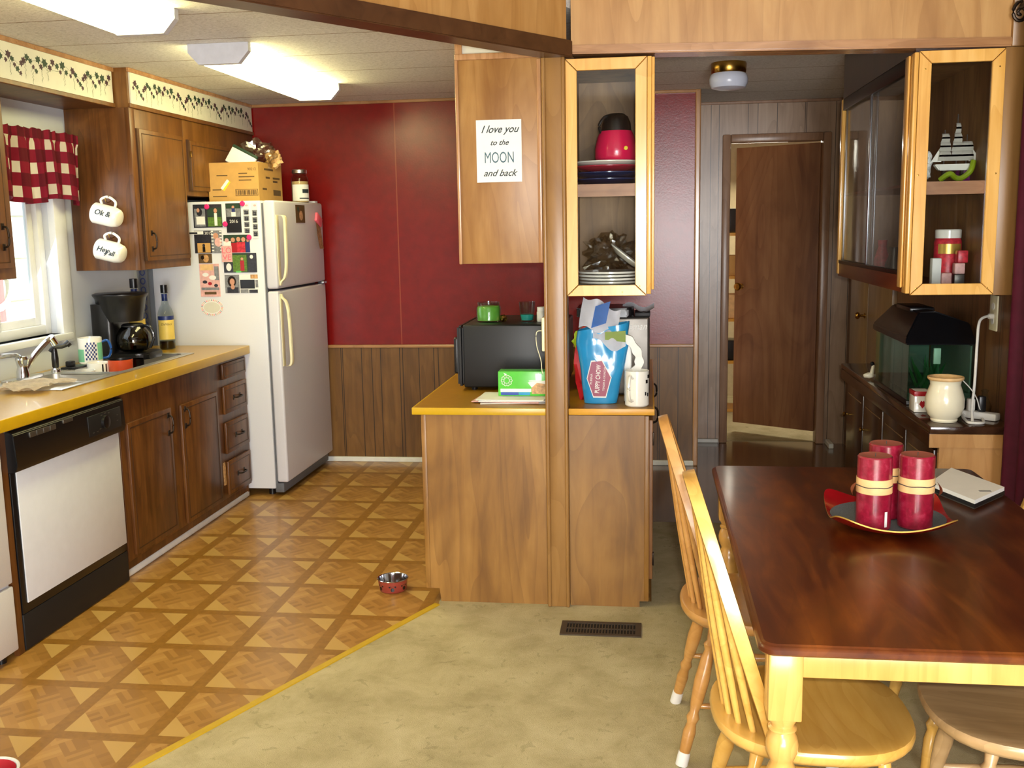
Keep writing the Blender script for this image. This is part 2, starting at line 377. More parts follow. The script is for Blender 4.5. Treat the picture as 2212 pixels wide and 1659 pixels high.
def lathe(bm, prof, c=(0, 0, 0), seg=28, mi=0, sx=1, sy=1, close=False):
    rings = []
    for r_, z_ in prof:
        if r_ < 1e-5: rings.append([bm.verts.new((c[0], c[1], c[2] + z_))])
        else: rings.append([bm.verts.new((c[0] + r_ * sx * math.cos(2 * PI * i / seg), c[1] + r_ * sy * math.sin(2 * PI * i / seg), c[2] + z_)) for i in range(seg)])
    for a, b in zip(rings, rings[1:]):
        for i in range(seg):
            j = (i + 1) % seg
            q = ([a[0]] if len(a) == 1 else [a[i], a[j]]) + ([b[0]] if len(b) == 1 else [b[j], b[i]])
            if len(q) >= 3: bm.faces.new(q).material_index = mi
    return bm
def tube(bm, pts, r, seg=8, mi=0, cap=True, rs=None, closed=False):
    pts = [Vector(p) for p in pts]; n = len(pts); rings = []
    up = Vector((0, 0, 1))
    for i, p in enumerate(pts):
        a = pts[max(0, i - 1)]; b = pts[min(n - 1, i + 1)]
        t = (b - a).normalized()
        s = t.cross(up)
        if s.length < 0.05: s = t.cross(Vector((1, 0, 0)))
        s.normalize(); q = s.cross(t)
        rr = rs[i] if rs else r
        rings.append([bm.verts.new(p + rr * (math.cos(2 * PI * j / seg) * s + math.sin(2 * PI * j / seg) * q)) for j in range(seg)])
    for a, b in zip(rings, rings[1:]):
        for j in range(seg):
            bm.faces.new((a[j], a[(j + 1) % seg], b[(j + 1) % seg], b[j])).material_index = mi
    if cap:
        bm.faces.new(rings[0][::-1]).material_index = mi; bm.faces.new(rings[-1]).material_index = mi
    return bm
def spline(pts, n=8):
    P = [Vector(p) for p in pts]; out = []
    for i in range(len(P) - 1):
        p0 = P[max(0, i - 1)]; p1 = P[i]; p2 = P[i + 1]; p3 = P[min(len(P) - 1, i + 2)]
        for j in range(n):
            t = j / n
            out.append(0.5 * ((2 * p1) + (-p0 + p2) * t + (2 * p0 - 5 * p1 + 4 * p2 - p3) * t * t + (-p0 + 3 * p1 - 3 * p2 + p3) * t ** 3))
    out.append(P[-1]); return out
def prism(bm, poly, d0, d1, axis='Z', mi=0):
    def P(a, b, d): return {'Z': (a, b, d), 'Y': (a, d, b), 'X': (d, a, b)}[axis]
    A = [bm.verts.new(P(a, b, d0)) for a, b in poly]; B = [bm.verts.new(P(a, b, d1)) for a, b in poly]
    n = len(poly)
    bm.faces.new(A[::-1]).material_index = mi; bm.faces.new(B).material_index = mi
    for i in range(n): bm.faces.new((A[i], A[(i + 1) % n], B[(i + 1) % n], B[i])).material_index = mi
    return bm
def rrect(x0, x1, y0, y1, r, n=5):
    out = []
    for cx_, cy_, a0 in ((x1 - r, y1 - r, 0), (x0 + r, y1 - r, 90), (x0 + r, y0 + r, 180), (x1 - r, y0 + r, 270)):
        for i in range(n + 1):
            a = R(a0 + 90 * i / n); out.append((cx_ + r * math.cos(a), cy_ + r * math.sin(a)))
    return out
def disc(cx_, cy_, rx, ry=None, n=24): return [(cx_ + rx * math.cos(2 * PI * i / n), cy_ + (ry or rx) * math.sin(2 * PI * i / n)) for i in range(n)]
def sheet(bm, fn, nu, nv, mi=0, thick=0.0):
    g = [[bm.verts.new(fn(i / nu, j / nv)) for j in range(nv + 1)] for i in range(nu + 1)]
    fs = []
    for i in range(nu):
        for j in range(nv):
            f_ = bm.faces.new((g[i][j], g[i + 1][j], g[i + 1][j + 1], g[i][j + 1])); f_.material_index = mi; fs.append(f_)
    if thick: bmesh.ops.solidify(bm, geom=fs, thickness=thick)
    return bm

LOC = {}
def obj(name, bm, mats, parent=None, smooth=35, world=None):
    """one mesh object; its vertices are given in room coordinates (world) or in the thing's own"""
    if world is None: world = True
    off = Vector((0, 0, 0))
    if parent is not None: off = LOC.get(parent.name, Vector((0, 0, 0)))
    if world and off.length: bm.transform(Matrix.Translation(-off))
    bmesh.ops.recalc_face_normals(bm, faces=bm.faces[:])
    me = bpy.data.meshes.new(name); bm.to_mesh(me); bm.free()
    if not isinstance(mats, (list, tuple)): mats = [mats]
    for m_ in mats: me.materials.append(M[m_] if isinstance(m_, str) else m_)
    if smooth:
        me.shade_smooth(); me.set_sharp_from_angle(angle=R(smooth))
    o = bpy.data.objects.new(name, me); COL.objects.link(o)
    if parent is not None: o.parent = parent; LOC[o.name] = off
    return o
def tag(o, label, cat, group=None, kind=None):
    o['label'] = label; o['category'] = cat
    if group: o['group'] = group
    if kind: o['kind'] = kind
    return o
def thing(name, label, cat, loc, rz=0, group=None):
    o = bpy.data.objects.new(name, None); COL.objects.link(o)
    o.empty_display_size = 0.05
    o.location = loc; o.rotation_euler = (0, 0, rz); LOC[o.name] = Vector(loc)
    return tag(o, label, cat, group)
def one(name, bm, mats, label, cat, loc, group=None, smooth=35, kind=None):
    """a thing that is one mesh, vertices in room coordinates, origin moved to its base"""
    bm.transform(Matrix.Translation(-Vector(loc)))
    o = obj(name, bm, mats, None, smooth); o.location = loc; LOC[o.name] = Vector(loc)
    return tag(o, label, cat, group, kind)
def struct(name, bm, mats, parent=None, smooth=0):
    o = obj(name, bm, mats, parent, smooth)
    if parent is None: o['kind'] = 'structure'
    return o
def text_bm(body, size, face='-Y', shear=0.0, ext=0.0006, align='CENTER', sx=1.0, rot=0.0, off=0.0):
    cu = bpy.data.curves.new('t', 'FONT'); cu.body = body; cu.size = size; cu.shear = shear
    cu.extrude = ext; cu.align_x = align; cu.align_y = 'CENTER'; cu.resolution_u = 3; cu.offset = off
    to = bpy.data.objects.new('t', cu); COL.objects.link(to)
    bpy.context.view_layer.update()
    dg = bpy.context.evaluated_depsgraph_get()
    me = bpy.data.meshes.new_from_object(to.evaluated_get(dg))
    b = bmesh.new(); b.from_mesh(me); bpy.data.meshes.remove(me)
    bpy.data.objects.remove(to); bpy.data.curves.remove(cu)
    b.transform(Matrix.Diagonal((sx, 1, 1, 1)))
    b.transform(Matrix.Rotation(rot, 4, 'Z'))
    if face == '-Y': b.transform(Matrix.Rotation(R(90), 4, 'X'))
    elif face == '+X': b.transform(Matrix.Rotation(R(90), 4, 'Z') @ Matrix.Rotation(R(90), 4, 'X'))
    return b
def addtext(bm, body, size, loc, mi=0, **kw):
    b = text_bm(body, size, **kw); b.transform(Matrix.Translation(loc))
    merge(bm, b, mi)
def copy_tree(o, parent=None):
    c = o.copy(); COL.objects.link(c); c.parent = parent
    if o.name in LOC: LOC[c.name] = LOC[o.name]
    for ch in list(o.children): copy_tree(ch, c)
    return c

# ======================= THE SETTING =======================
WX = -3.02      # window wall
RX = 1.42       # right wall
PY = 4.13       # partition plane
CZ = 2.45       # kitchen and hall ceiling
bm = BM(); prism(bm, [(WX, -3.2), (-2.70, -3.2), (-2.70, .108), (-.892, 4.085), (-.892, 4.2), (0.02, 4.2), (0.02, 6.8), (WX, 6.8)], -.06, 0)
struct('floor_kitchen', bm, 'lino')
bm = BM(); prism(bm, [(-2.70, .108), (-2.70, -3.2), (RX, -3.2), (RX, 5.4), (0.02, 5.4), (0.02, 4.2), (-.892, 4.2), (-.892, 4.085)], -.06, 0.004)
struct('floor_carpet', bm, 'carpet')
bm = BM(); prism(bm, [(0.02, 5.4), (RX, 5.4), (RX, 7.55), (0.02, 7.55)], -.06, 0)
struct('floor_hall', bm, 'hallfloor')
bm = BM(); box(bm, -.4, 2.3, 7.55, 9.7, -.06, 0.002)
struct('floor_bedroom', bm, 'carpet')
# gold strip along the carpet edge
d = Vector((-.4137, -.9104)); nrm = Vector((.9104, -.4137))
pts = [Vector((-.892, 4.085)) + d * t for t in (0.0, 4.25)]
bm = BM(); prism(bm, [tuple(pts[0] - nrm * .014), tuple(pts[1] - nrm * .014), tuple(pts[1] + nrm * .012), tuple(pts[0] + nrm * .012)], 0, .009)
struct('trim_1', bm, 'grout')
# ceilings
bm = BM(); prism(bm, [(WX - .1, 1.2), (-2.40, 1.2), (-.36, 4.05), (-.3, 4.18), (RX + .1, 4.18), (RX + .1, 7.6), (WX - .1, 7.6)], CZ, CZ + .05)
struct('ceiling', bm, 'ceiling')
bm = BM(); box(bm, WX - .1, RX + .1, -3.3, 4.13, 2.95, 3.0); struct('ceiling_living', bm, 'ceiling')
bm = BM(); box(bm, -.4, 2.3, 7.6, 9.7, 2.45, 2.5); struct('ceiling_bedroom', bm, 'roomwall')
# back wall: red above, panelling below
bm = BM(); box(bm, WX, .31, 6.77, 6.87, 0, CZ); wb = struct('wall_back', bm, 'red')
bm = BM(); box(bm, WX, .31, 6.755, 6.77, 0, .80); struct('wainscot', bm, 'wainscot', wb)
bm = BM(); box(bm, WX, .31, 6.745, 6.77, .80, .822, .005); struct('chair_rail', bm, 'mould', wb)
bm = BM(); box(bm, WX, .31, 6.735, 6.757, 0, .035, .006); struct('baseboard_back', bm, 'white')
bm = BM(); box(bm, .30, .335, 6.735, 6.775, 0, CZ, .008); struct('trim_2', bm, 'mould_v')
bm = BM(); box(bm, WX, .31, 6.745, 6.77, CZ - .02, CZ, .005); struct('trim_3', bm, 'mould')
# hall walls
bm = BM(); box(bm, .21, .31, 6.87, 7.5, 0, CZ); struct('wall_hall_left', bm, 'hallwall')
DX0, DX1, DZ = .57, 1.228, 2.178
bm = BM()
box(bm, .2, DX0, 7.5, 7.58, 0, CZ); box(bm, DX1, RX, 7.5, 7.58, 0, CZ); box(bm, DX0, DX1, 7.5, 7.58, DZ, CZ)
struct('wall_hall', bm, 'hallwall')
bm = BM(); box(bm, .31, .52, 7.478, 7.5, 0, .03, .006); struct('baseboard_hall_left', bm, 'white')
bm = BM(); box(bm, 1.285, 1.32, 7.32, 7.5, 0, .035, .006); struct('baseboard_hall_right', bm, 'white')
bm = BM(); box(bm, .31, RX, 7.48, 7.5, CZ - .02, CZ, .004); struct('trim_4', bm, 'doorframe')
dfr = bpy.data.objects.new('door_1', None); COL.objects.link(dfr); dfr['kind'] = 'structure'; dfr.location = (.9, 7.5, 0); LOC['door_1'] = Vector((.9, 7.5, 0))
bm = BM()
box(bm, DX0 - .045, DX0 + .012, 7.475, 7.60, 0, DZ + .045, .01)
box(bm, DX1 - .012, DX1 + .045, 7.475, 7.60, 0, DZ + .045, .01)
box(bm, DX0 + .012, DX1 - .012, 7.475, 7.60, DZ - .012, DZ + .045, .01)
obj('door_frame', bm, 'doorframe', dfr)
# the leaf hangs on the right jamb and stands ajar into the bedroom
b = bmesh.new(); box(b, -.655, 0, 0, .035, .075, DZ - .02, .004)
b.transform(Matrix.Translation((DX1 - .015, 7.57, 0)) @ Matrix.Rotation(R(-32), 4, 'Z'))
leaf = obj('door_leaf', b, 'halldoor', dfr)
b = bmesh.new(); lathe(b, [(0, 0), (.022, 0), (.022, .008), (.009, .012), (.009, .035), (.026, .045), (.03, .06), (.022, .072), (0, .075)], seg=18)
b.transform(Matrix.Translation((DX1 - .015, 7.57, 0)) @ Matrix.Rotation(R(-32), 4, 'Z') @ Matrix.Translation((-.60, 0, 1.13)) @ Matrix.Rotation(R(90), 4, 'X'))
obj('door_knob', b, 'brass', leaf)
# bedroom shell
bm = BM(); box(bm, -.4, 2.3, 9.6, 9.7, 0, 2.45); struct('wall_bedroom', bm, 'roomwall')
bm = BM(); box(bm, -.5, -.4, 7.58, 9.7, 0, 2.45); struct('wall_bedroom_left', bm, 'roomwall')
bm = BM(); box(bm, 2.3, 2.4, 7.58, 9.7, 0, 2.45); struct('wall_bedroom_right', bm, 'roomwall')
# right wall
bm = BM(); box(bm, RX, RX + .1, -3.3, 7.6, 0, 2.95); struct('wall_right', bm, 'rightwall')
# closet door leaves in the right wall of the hall, past the hutch
cd = bpy.data.objects.new('door_2', None); COL.objects.link(cd); cd['kind'] = 'structure'; cd.location = (RX, 6.7, 0); LOC['door_2'] = Vector((RX, 6.7, 0))
bm = BM(); box(bm, RX - .03, RX, 6.06, 6.69, .03, 2.05, .004); obj('door_leaf', bm, 'closet', cd)
bm = BM(); box(bm, RX - .03, RX, 6.71, 7.25, .03, 2.05, .004); l2 = obj('door_leaf', bm, 'closet', cd)
b = bmesh.new(); lathe(b, [(0, 0), (.018, 0), (.018, .006), (.008, .01), (.008, .03), (.02, .038), (.024, .05), (.016, .06), (0, .062)], seg=16)
b.transform(Matrix.Translation((RX - .03, 6.77, 1.0)) @ Matrix.Rotation(R(-90), 4, 'Y')); obj('door_knob', b, 'brass', l2)
bm = BM(); box(bm, WX - .1, RX + .1, -3.3, -3.2, 0, 2.95); struct('wall_living_back', bm, 'livingwall')
bm = BM(); box(bm, WX - .12, WX, -3.3, 4.0, CZ, 2.95); struct('wall_living_left', bm, 'livingwall')
# window wall
WY0, WY1, WZ0, WZ1 = 3.55, 4.90, 1.10, 2.06
bm = BM()
box(bm, WX - .12, WX, -3.3, WY0, 0, CZ); box(bm, WX - .12, WX, WY1, 6.87, 0, CZ)
box(bm, WX - .12, WX, WY0, WY1, 0, WZ0); box(bm, WX - .12, WX, WY0, WY1, WZ1, CZ)
struct('wall_window', bm, 'wallwhite')
win = bpy.data.objects.new('window_1', None); COL.objects.link(win); win['kind'] = 'structure'; win.location = (WX, 4.2, WZ0); LOC['window_1'] = Vector((WX, 4.2, WZ0))
bm = BM()
for y0, y1, z0, z1 in ((WY1 - .005, WY1 + .10, WZ0 - .05, WZ1 + .06), (WY0 - .1, WY0 + .005, WZ0 - .05, WZ1 + .06), (WY0, WY1, WZ1 - .005, WZ1 + .06)):
    box(bm, WX - .02, WX + .018, y0, y1, z0, z1, .004)
obj('window_casing', bm, 'vinyl', win)
bm = BM(); box(bm, WX - .11, WX + .035, WY0 - .06, WY1 + .06, WZ0 - .035, WZ0, .006); obj('window_sill', bm, 'vinyl', win)
bm = BM()
box(bm, WX - .11, WX - .05, WY1 - .05, WY1, WZ0, WZ1, .006); box(bm, WX - .11, WX - .05, WY0, WY0 + .05, WZ0, WZ1, .006)
box(bm, WX - .11, WX - .05, WY0 + .05, WY1 - .05, WZ0, WZ0 + .05, .006); box(bm, WX - .11, WX - .05, WY0 + .05, WY1 - .05, WZ1 - .05, WZ1, .006)
obj('window_frame', bm, 'vinyl', win)
for (y0, y1, xo) in ((4.40, WY1 - .05, -.098), (WY0 + .05, 4.47, -.062)):
    bm = BM(); s_ = .045
    box(bm, WX + xo, WX + xo + .022, y0, y0 + s_, WZ0 + .05, WZ1 - .05, .003); box(bm, WX + xo, WX + xo + .022, y1 - s_, y1, WZ0 + .05, WZ1 - .05, .003)
    box(bm, WX + xo, WX + xo + .022, y0 + s_, y1 - s_, WZ0 + .05, WZ0 + .09, .003); box(bm, WX + xo, WX + xo + .022, y0 + s_, y1 - s_, WZ1 - .09, WZ1 - .05, .003)
    sa = obj('window_sash', bm, 'vinyl', win)
    bm = BM(); box(bm, WX + xo + .009, WX + xo + .013, y0 + s_, y1 - s_, WZ0 + .09, WZ1 - .09); obj('window_pane', bm, 'window_glass', sa)
# outside the window: a neighbour's siding and a pink sign on it
bm = BM()
for i in range(18): box(bm, -6.1, -6.0 + .015 * (i % 2), 5.0, 13.0, i * .2, i * .2 + .198)
struct('wall_neighbour', bm, 'siding')
bm = BM(); prism(bm, [(8.15, .75), (8.78, .75), (8.78, 1.62), (8.15, 1.62)], -5.99, -5.95, 'X')
# paler ring printed on the sign
ring_o = disc(8.66, 1.18, .27, .27); ring_i = disc(8.66, 1.18, .20, .20)
vo = [bm.verts.new((-5.945, a, z)) for a, z in ring_o]; vi = [bm.verts.new((-5.945, a, z)) for a, z in ring_i]
for i in range(24): bm.faces.new((vo[i], vo[(i + 1) % 24], vi[(i + 1) % 24], vi[i])).material_index = 1
one('outdoor_sign', bm, ['signpink', 'white'], 'faded pink sign with a pale ring seen outside through the kitchen window', 'sign', (-5.97, 8.45, .75), smooth=0)
bm = BM(); box(bm, -9, WX - .12, 1, 14, -.5, -.3); struct('ground_outside', bm, 'siding')
# header over the partition, sagging very slightly to the right
def hz(x): return 2.268 - .022 * (x + .3)
bm = BM()
for k_ in range(1): prism(bm, [(-.30, hz(-.30) + .02), (RX, hz(RX) + .02), (RX, 2.95), (-.30, 2.95)], PY, PY + .10, 'Y')
struct('wall_header', bm, 'header')
bm = BM(); prism(bm, [(-.30, hz(-.30)), (RX, hz(RX)), (RX, hz(RX) + .034), (-.30, hz(-.30) + .034)], PY - .016, PY + .11, 'Y')
bmesh.ops.bevel(bm, geom=bm.edges[:], offset=.006, segments=2, affect='EDGES'); struct('trim_5', bm, 'mould', smooth=35)
# diagonal header between kitchen and dining room, with its dark walnut beam
B0 = Vector((-.294, 4.105)); dr = Vector((-.582, -.813)); nn = Vector((-.813, .582))
def strip(t0, t1, o0, o1): return [tuple(B0 + dr * t0 + nn * o0), tuple(B0 + dr * t1 + nn * o0), tuple(B0 + dr * t1 + nn * o1), tuple(B0 + dr * t0 + nn * o1)]
bm = BM(); prism(bm, strip(.02, 3.9, .012, .09), 2.30, 2.95); struct('wall_header_diagonal', bm, 'header')
bm = BM(); prism(bm, strip(-.005, 3.9, 0, .104), 2.255, 2.318); bmesh.ops.bevel(bm, geom=bm.edges[:], offset=.004, segments=2, affect='EDGES')
struct('trim_6', bm, 'beam', smooth=35)
# the post, with beads along both edges
bm = BM(); box(bm, -.405, -.334, 4.105, 4.20, 0.004, 2.262, .003)
box(bm, -.416, -.400, 4.096, 4.20, 0.004, 2.258, .006, 3); box(bm, -.338, -.323, 4.096, 4.20, 0.004, 2.258, .006, 3)
struct('trim_7', bm, 'post', smooth=35)
# soffits with cream boards painted with ivy
def leaf_poly(s, ang, kind=0):
    P = [(0, -.5), (.16, -.28), (.48, -.30), (.36, -.02), (.50, .22), (.20, .20), (0, .55), (-.20, .20), (-.50, .22), (-.36, -.02), (-.48, -.30), (-.16, -.28)]
    c_, s_ = math.cos(ang), math.sin(ang)
    return [(s * (a * c_ - b_ * s_), s * (a * s_ + b_ * c_)) for a, b_ in P]
VINE = [(.02, .30, 1.5, 1), (.10, .42, 1.1, 2), (.15, .20, 1.2, 2), (.22, .30, 1.1, 1), (.27, .48, .8, 2), (.31, .22, 1.5, 1), (.37, .44, 1.0, 1), (.44, .52, .8, 2), (.48, .32, 1.3, 2), (.53, .44, 1.0, 1),
        (.56, .62, .8, 2), (.60, .74, 1.0, 1), (.64, .86, .8, 2), (.66, .52, 1.0, 2), (.70, .40, 1.2, 2), (.75, .26, 1.2, 1), (.80, .36, 1.0, 1), (.84, .54, .8, 2), (.88, .66, .9, 1), (.92, .24, 1.3, 1), (.96, .46, 1.0, 2)]
CLUS = [(.06, .52), (.33, .55), (.50, .60), (.72, .60), (.82, .74), (.97, .60)]
def soffit(idx, xf, y0, y1, zb, label_wood, shift):
    bm = BM(); box(bm, WX, xf, y0, y1, zb, CZ); sf = struct('wall_soffit' if idx == 1 else 'wall_soffit_window', bm, label_wood)
    bm = BM(); box(bm, xf, xf + .012, y0, y1, zb, zb + .022, .003); struct('soffit_trim', bm, 'upcab', sf)
    bm = BM(); box(bm, xf, xf + .016, y0, y1, CZ - .022, CZ, .003); struct('soffit_trim', bm, 'mould', sf)
    za, zc = zb + .022, CZ - .022; ya, yb = y0 + .02, y1 - .012
    bm = BM(); box(bm, xf, xf + .008, ya, yb, za, zc)
    X = xf + .0085; H_ = zc - za; Pl = .50
    rnd = random.Random(idx)
    n0 = int((yb - ya) / Pl) + 2
    for r_ in range(-1, n0):
        for (uu, vv, s_, mi) in VINE:
            yy = ya + (r_ + uu + shift) * Pl; z_ = zc - .01 - vv * (H_ - .03)
            if yy < ya + .012 or yy > yb - .012: continue
            P = leaf_poly(.031 * s_, rnd.uniform(-.6, .6) + PI)
            vs = [bm.verts.new((X, yy + a, z_ + b_)) for a, b_ in P]
            c0 = bm.verts.new((X, yy, z_))
            for q in range(len(vs)): bm.faces.new((vs[q], vs[(q + 1) % len(vs)], c0)).material_index = mi
        for (uu, vv) in CLUS:
            for q in range(11):
                yy = ya + (r_ + uu + shift) * Pl + rnd.uniform(-.010, .010) * (1 - q / 14); z_ = zc - .01 - vv * (H_ - .03) + .02 - q * .0065
                if yy < ya + .012 or yy > yb - .012 or z_ < za + .006: continue
                a_ = rnd.uniform(-.7, .7); dx_, dz_ = .0055 * math.sin(a_), .0055 * math.cos(a_)
                vs = [bm.verts.new(p) for p in ((X, yy - dx_ - .0012, z_ - dz_), (X, yy - dx_ + .0012, z_ - dz_), (X, yy + dx_ + .0012, z_ + dz_), (X, yy + dx_ - .0012, z_ + dz_))]
                bm.faces.new(vs).material_index = 3
        for q in range(24):   # the vine's stem
            u0, u1 = q / 24, (q + 1) / 24
            f_ = lambda t: .40 + .14 * math.sin(2 * PI * t * 2) + .05 * math.sin(2 * PI * t * 5)
            y_a, y_b = ya + (r_ + u0 + shift) * Pl, ya + (r_ + u1 + shift) * Pl
            if y_a < ya + .005 or y_b > yb - .005: continue
            za_, zb_ = zc - .01 - f_(u0) * (H_ - .03), zc - .01 - f_(u1) * (H_ - .03)
            vs = [bm.verts.new(p) for p in ((X - .0002, y_a, za_ - .0008), (X - .0002, y_b, zb_ - .0008), (X - .0002, y_b, zb_ + .0008), (X - .0002, y_a, za_ + .0008))]
            bm.faces.new(vs).material_index = 3
    struct('ivy_board', bm, ['board', 'leafdark', 'leafplum', 'leafpale'], sf)
soffit(1, -2.66, 5.09, 6.765, 2.25, 'upcab', .62)
soffit(2, -2.74, 2.3, 5.088, 2.25, 'cab', .30)
# white panel above the peninsula's wall cabinet
bm = BM(); box(bm, -.735, -.42, PY + .01, 5.3, 2.285, CZ); s3 = struct('wall_soffit_peninsula', bm, 'board')
bm = BM(); box(bm, -.765, -.735, PY, 5.3, 2.27, CZ, .003); box(bm, -.765, -.416, PY - .012, PY + .012, 2.262, 2.286, .004); struct('soffit_trim', bm, 'mould_v', s3)

# ======================= LIGHT FITTINGS =======================
def fluorescent(x0, x1, y0, y1, label):
    t = thing('fluorescent_ceiling_light', label, 'ceiling light', ((x0 + x1) / 2, (y0 + y1) / 2, CZ), group='long fluorescent fittings on the kitchen ceiling')
    zc = CZ
    def prof(x0, x1, e=0):
        return [(x0 - e, zc - .001), (x0 - e, zc - .035 - e), (x0 + .045, zc - .088 - e), (x1 - .045, zc - .088 - e), (x1 + e, zc - .035 - e), (x1 + e, zc - .001)]
    bm = BM(); prism(bm, prof(x0, x1), y0 + .03, y1 - .03, 'Y'); obj('diffuser', bm, 'tubelight', t)
    for a, b_ in ((y0, y0 + .035), (y1 - .035, y1)):
        bm = BM(); prism(bm, prof(x0, x1, .004), a, b_, 'Y'); obj('end_cap', bm, 'capwhite', t)
fluorescent(-2.07, -1.79, 4.55, 5.95, 'lit fluorescent ceiling light nearer the refrigerator with a white end cap')
fluorescent(-2.07, -1.79, 2.45, 3.86, 'lit fluorescent ceiling light cut off by the top left corner')
t = thing('hall_ceiling_light', 'brass and ribbed milk glass ceiling light in the hallway', 'ceiling light', (.427, 5.72, CZ))
bm = BM(); lathe(bm, [(0, -.001), (.092, -.001), (.095, -.01), (.092, -.05), (.088, -.056), (0, -.056)], (.427, 5.72, CZ), 36); obj('brass_collar', bm, 'brass', t)
bm = BM(); seg = 72
prof = [(.080, -.05), (.094, -.065), (.100, -.085), (.098, -.11), (.088, -.13), (.05, -.14), (0, -.142)]
rings = []
for r_, z_ in prof:
    rings.append([bm.verts.new((.427 + (r_ * (1 + (.022 if i % 2 and .05 < r_ else 0))) * math.cos(2 * PI * i / seg), 5.72 + (r_ * (1 + (.022 if i % 2 and .05 < r_ else 0))) * math.sin(2 * PI * i / seg), CZ + z_)) for i in range(seg)])
for a, b_ in zip(rings, rings[1:]):
    for i in range(seg): bm.faces.new((a[i], a[(i + 1) % seg], b_[(i + 1) % seg], b_[i]))
obj('glass_shade', bm, 'lampglass', t)

# ======================= KITCHEN RUN ON THE WINDOW WALL =======================
CT = .93; FX = -2.40
bm = BM(); wt = thing('worktop', 'mustard yellow laminate worktop running under the kitchen window', 'worktop', (-2.7, 4.2, CT - .048))
SX0, SX1, SY0, SY1 = -2.955, -2.535, 4.08, 5.40      # sink cut-out
bm.free()
def slab_with_hole(bm, X0, X1, Y0, Y1, hx0, hx1, hy0, hy1, z0, z1):
    for a in ((X0, X1, Y0, hy0), (X0, X1, hy1, Y1), (X0, hx0, hy0, hy1), (hx1, X1, hy0, hy1)): box(bm, *a, z0, z1)
bm = BM(); slab_with_hole(bm, WX + .002, -2.376, 2.6, 5.785, SX0 + .02, SX1 - .02, SY0 + .02, SY1 - .02, CT - .046, CT)
obj('laminate_top', bm, 'mustard', wt, smooth=0)
bm = BM(); box(bm, -2.378, -2.366, 2.6, 5.79, CT - .048, CT + .001, .004, 3); box(bm, WX + .01, -2.37, 5.785, 5.79, CT - .048, CT + .0005); obj('front_edge', bm, 'mustard_edge', wt)
# stainless double sink
sk = thing('kitchen_sink', 'stainless steel double bowl sink set in the yellow worktop', 'sink', (-2.75, 4.75, CT))
bm = BM(); zr = CT + .006
b1 = (SX0 + .075, SX1 - .03, 4.30, 4.56); b2 = (SX0 + .075, SX1 - .03, 4.62, 5.34)
box(bm, SX0, b1[0], SY0, SY1, CT, zr, .002); box(bm, b1[1], SX1, SY0, SY1, CT, zr, .002)
for a, c_ in ((SY0, b1[2]), (b1[3], b2[2]), (b2[3], SY1)): box(bm, b1[0], b1[1], a, c_, CT - .0, zr, .002)
obj('rim', bm, 'steel', sk)
for bb in (b1, b2):
    bm = BM(); x0, x1, y0, y1 = bb; nseg = 6
    P0 = rrect(x0, x1, y0, y1, .05, 6); P1 = rrect(x0 + .012, x1 - .012, y0 + .012, y1 - .012, .06, 6); P2 = rrect(x0 + .04, x1 - .04, y0 + .04, y1 - .04, .05, 6)
    PO = rrect(x0 - .003, x1 + .003, y0 - .003, y1 + .003, .008, 6)
    L0 = [[bm.verts.new((a, b_, z_)) for a, b_ in P] for P, z_ in ((PO, zr + .0005), (P0, zr + .002), (P0, zr - .01), (P1, zr - .10), (P2, zr - .125))]
    for a, b_ in zip(L0, L0[1:]):
        for i in range(len(a)): bm.faces.new((a[i], a[(i + 1) % len(a)], b_[(i + 1) % len(a)], b_[i]))
    bm.faces.new(L0[-1]); obj('bowl', bm, 'steel', sk)
# faucet
fx, fy = -2.905, 4.37
t = thing('faucet', 'chrome kitchen faucet with a swung spout behind the sink', 'faucet', (fx, fy, zr))
bm = BM(); prism(bm, rrect(fx - .028, fx + .028, fy - .15, fy + .14, .027), zr, zr + .012); bmesh.ops.bevel(bm, geom=bm.edges[:], offset=.003, segments=2, affect='EDGES'); obj('base_plate', bm, 'chrome', t)
bm = BM(); lathe(bm, [(0, 0), (.03, 0), (.028, .03), (.022, .05), (.026, .07), (.030, .085), (.024, .10), (0, .104)], (fx, fy, zr + .01), 24); obj('body', bm, 'chrome', t)
bm = BM(); tube(bm, spline([(fx, fy, zr + .09), (fx + .01, fy - .05, zr + .12), (fx + .03, fy - .20, zr + .135), (fx + .04, fy - .30, zr + .12)], 6), .011, 10); obj('spout', bm, 'chrome', t)
bm = BM(); tube(bm, spline([(fx + .005, fy + .01, zr + .04), (fx + .02, fy + .06, zr + .10), (fx + .05, fy + .12, zr + .16), (fx + .06, fy + .155, zr + .175)], 6), .014, 10, rs=None)
tube(bm, [(fx + .06, fy + .145, zr + .185), (fx + .065, fy + .17, zr + .15)], .020, 12); obj('lever_handle', bm, 'chrome', t)
# sprayer
sx_, sy_ = -2.90, 4.63
t = thing('sink_sprayer', 'black pull-out sprayer standing behind the sink next to faucet', 'sprayer', (sx_, sy_, zr))
bm = BM(); lathe(bm, [(0, 0), (.024, 0), (.022, .012), (.014, .02), (0, .022)], (sx_, sy_, zr), 18); obj('collar', bm, 'chrome', t)
bm = BM(); lathe(bm, [(.010, 0), (.016, .01), (.017, .05), (.014, .085), (.012, .10), (0, .105)], (sx_, sy_, zr + .016), 16)
tube(bm, spline([(sx_ - .015, sy_ - .01, zr + .10), (sx_, sy_, zr + .122), (sx_ + .03, sy_ + .02, zr + .125), (sx_ + .05, sy_ + .035, zr + .135)], 5), .012, 10)
tube(bm, [(sx_ + .046, sy_ + .032, zr + .13), (sx_ + .058, sy_ + .042, zr + .142)], .017, 12); obj('spray_head', bm, 'black', t)
bm = BM(); box(bm, -2.92, -2.84, 4.70, 4.82, zr, zr + .012, .004); box(bm, -2.905, -2.87, 4.72, 4.76, zr + .012, zr + .04, .006)
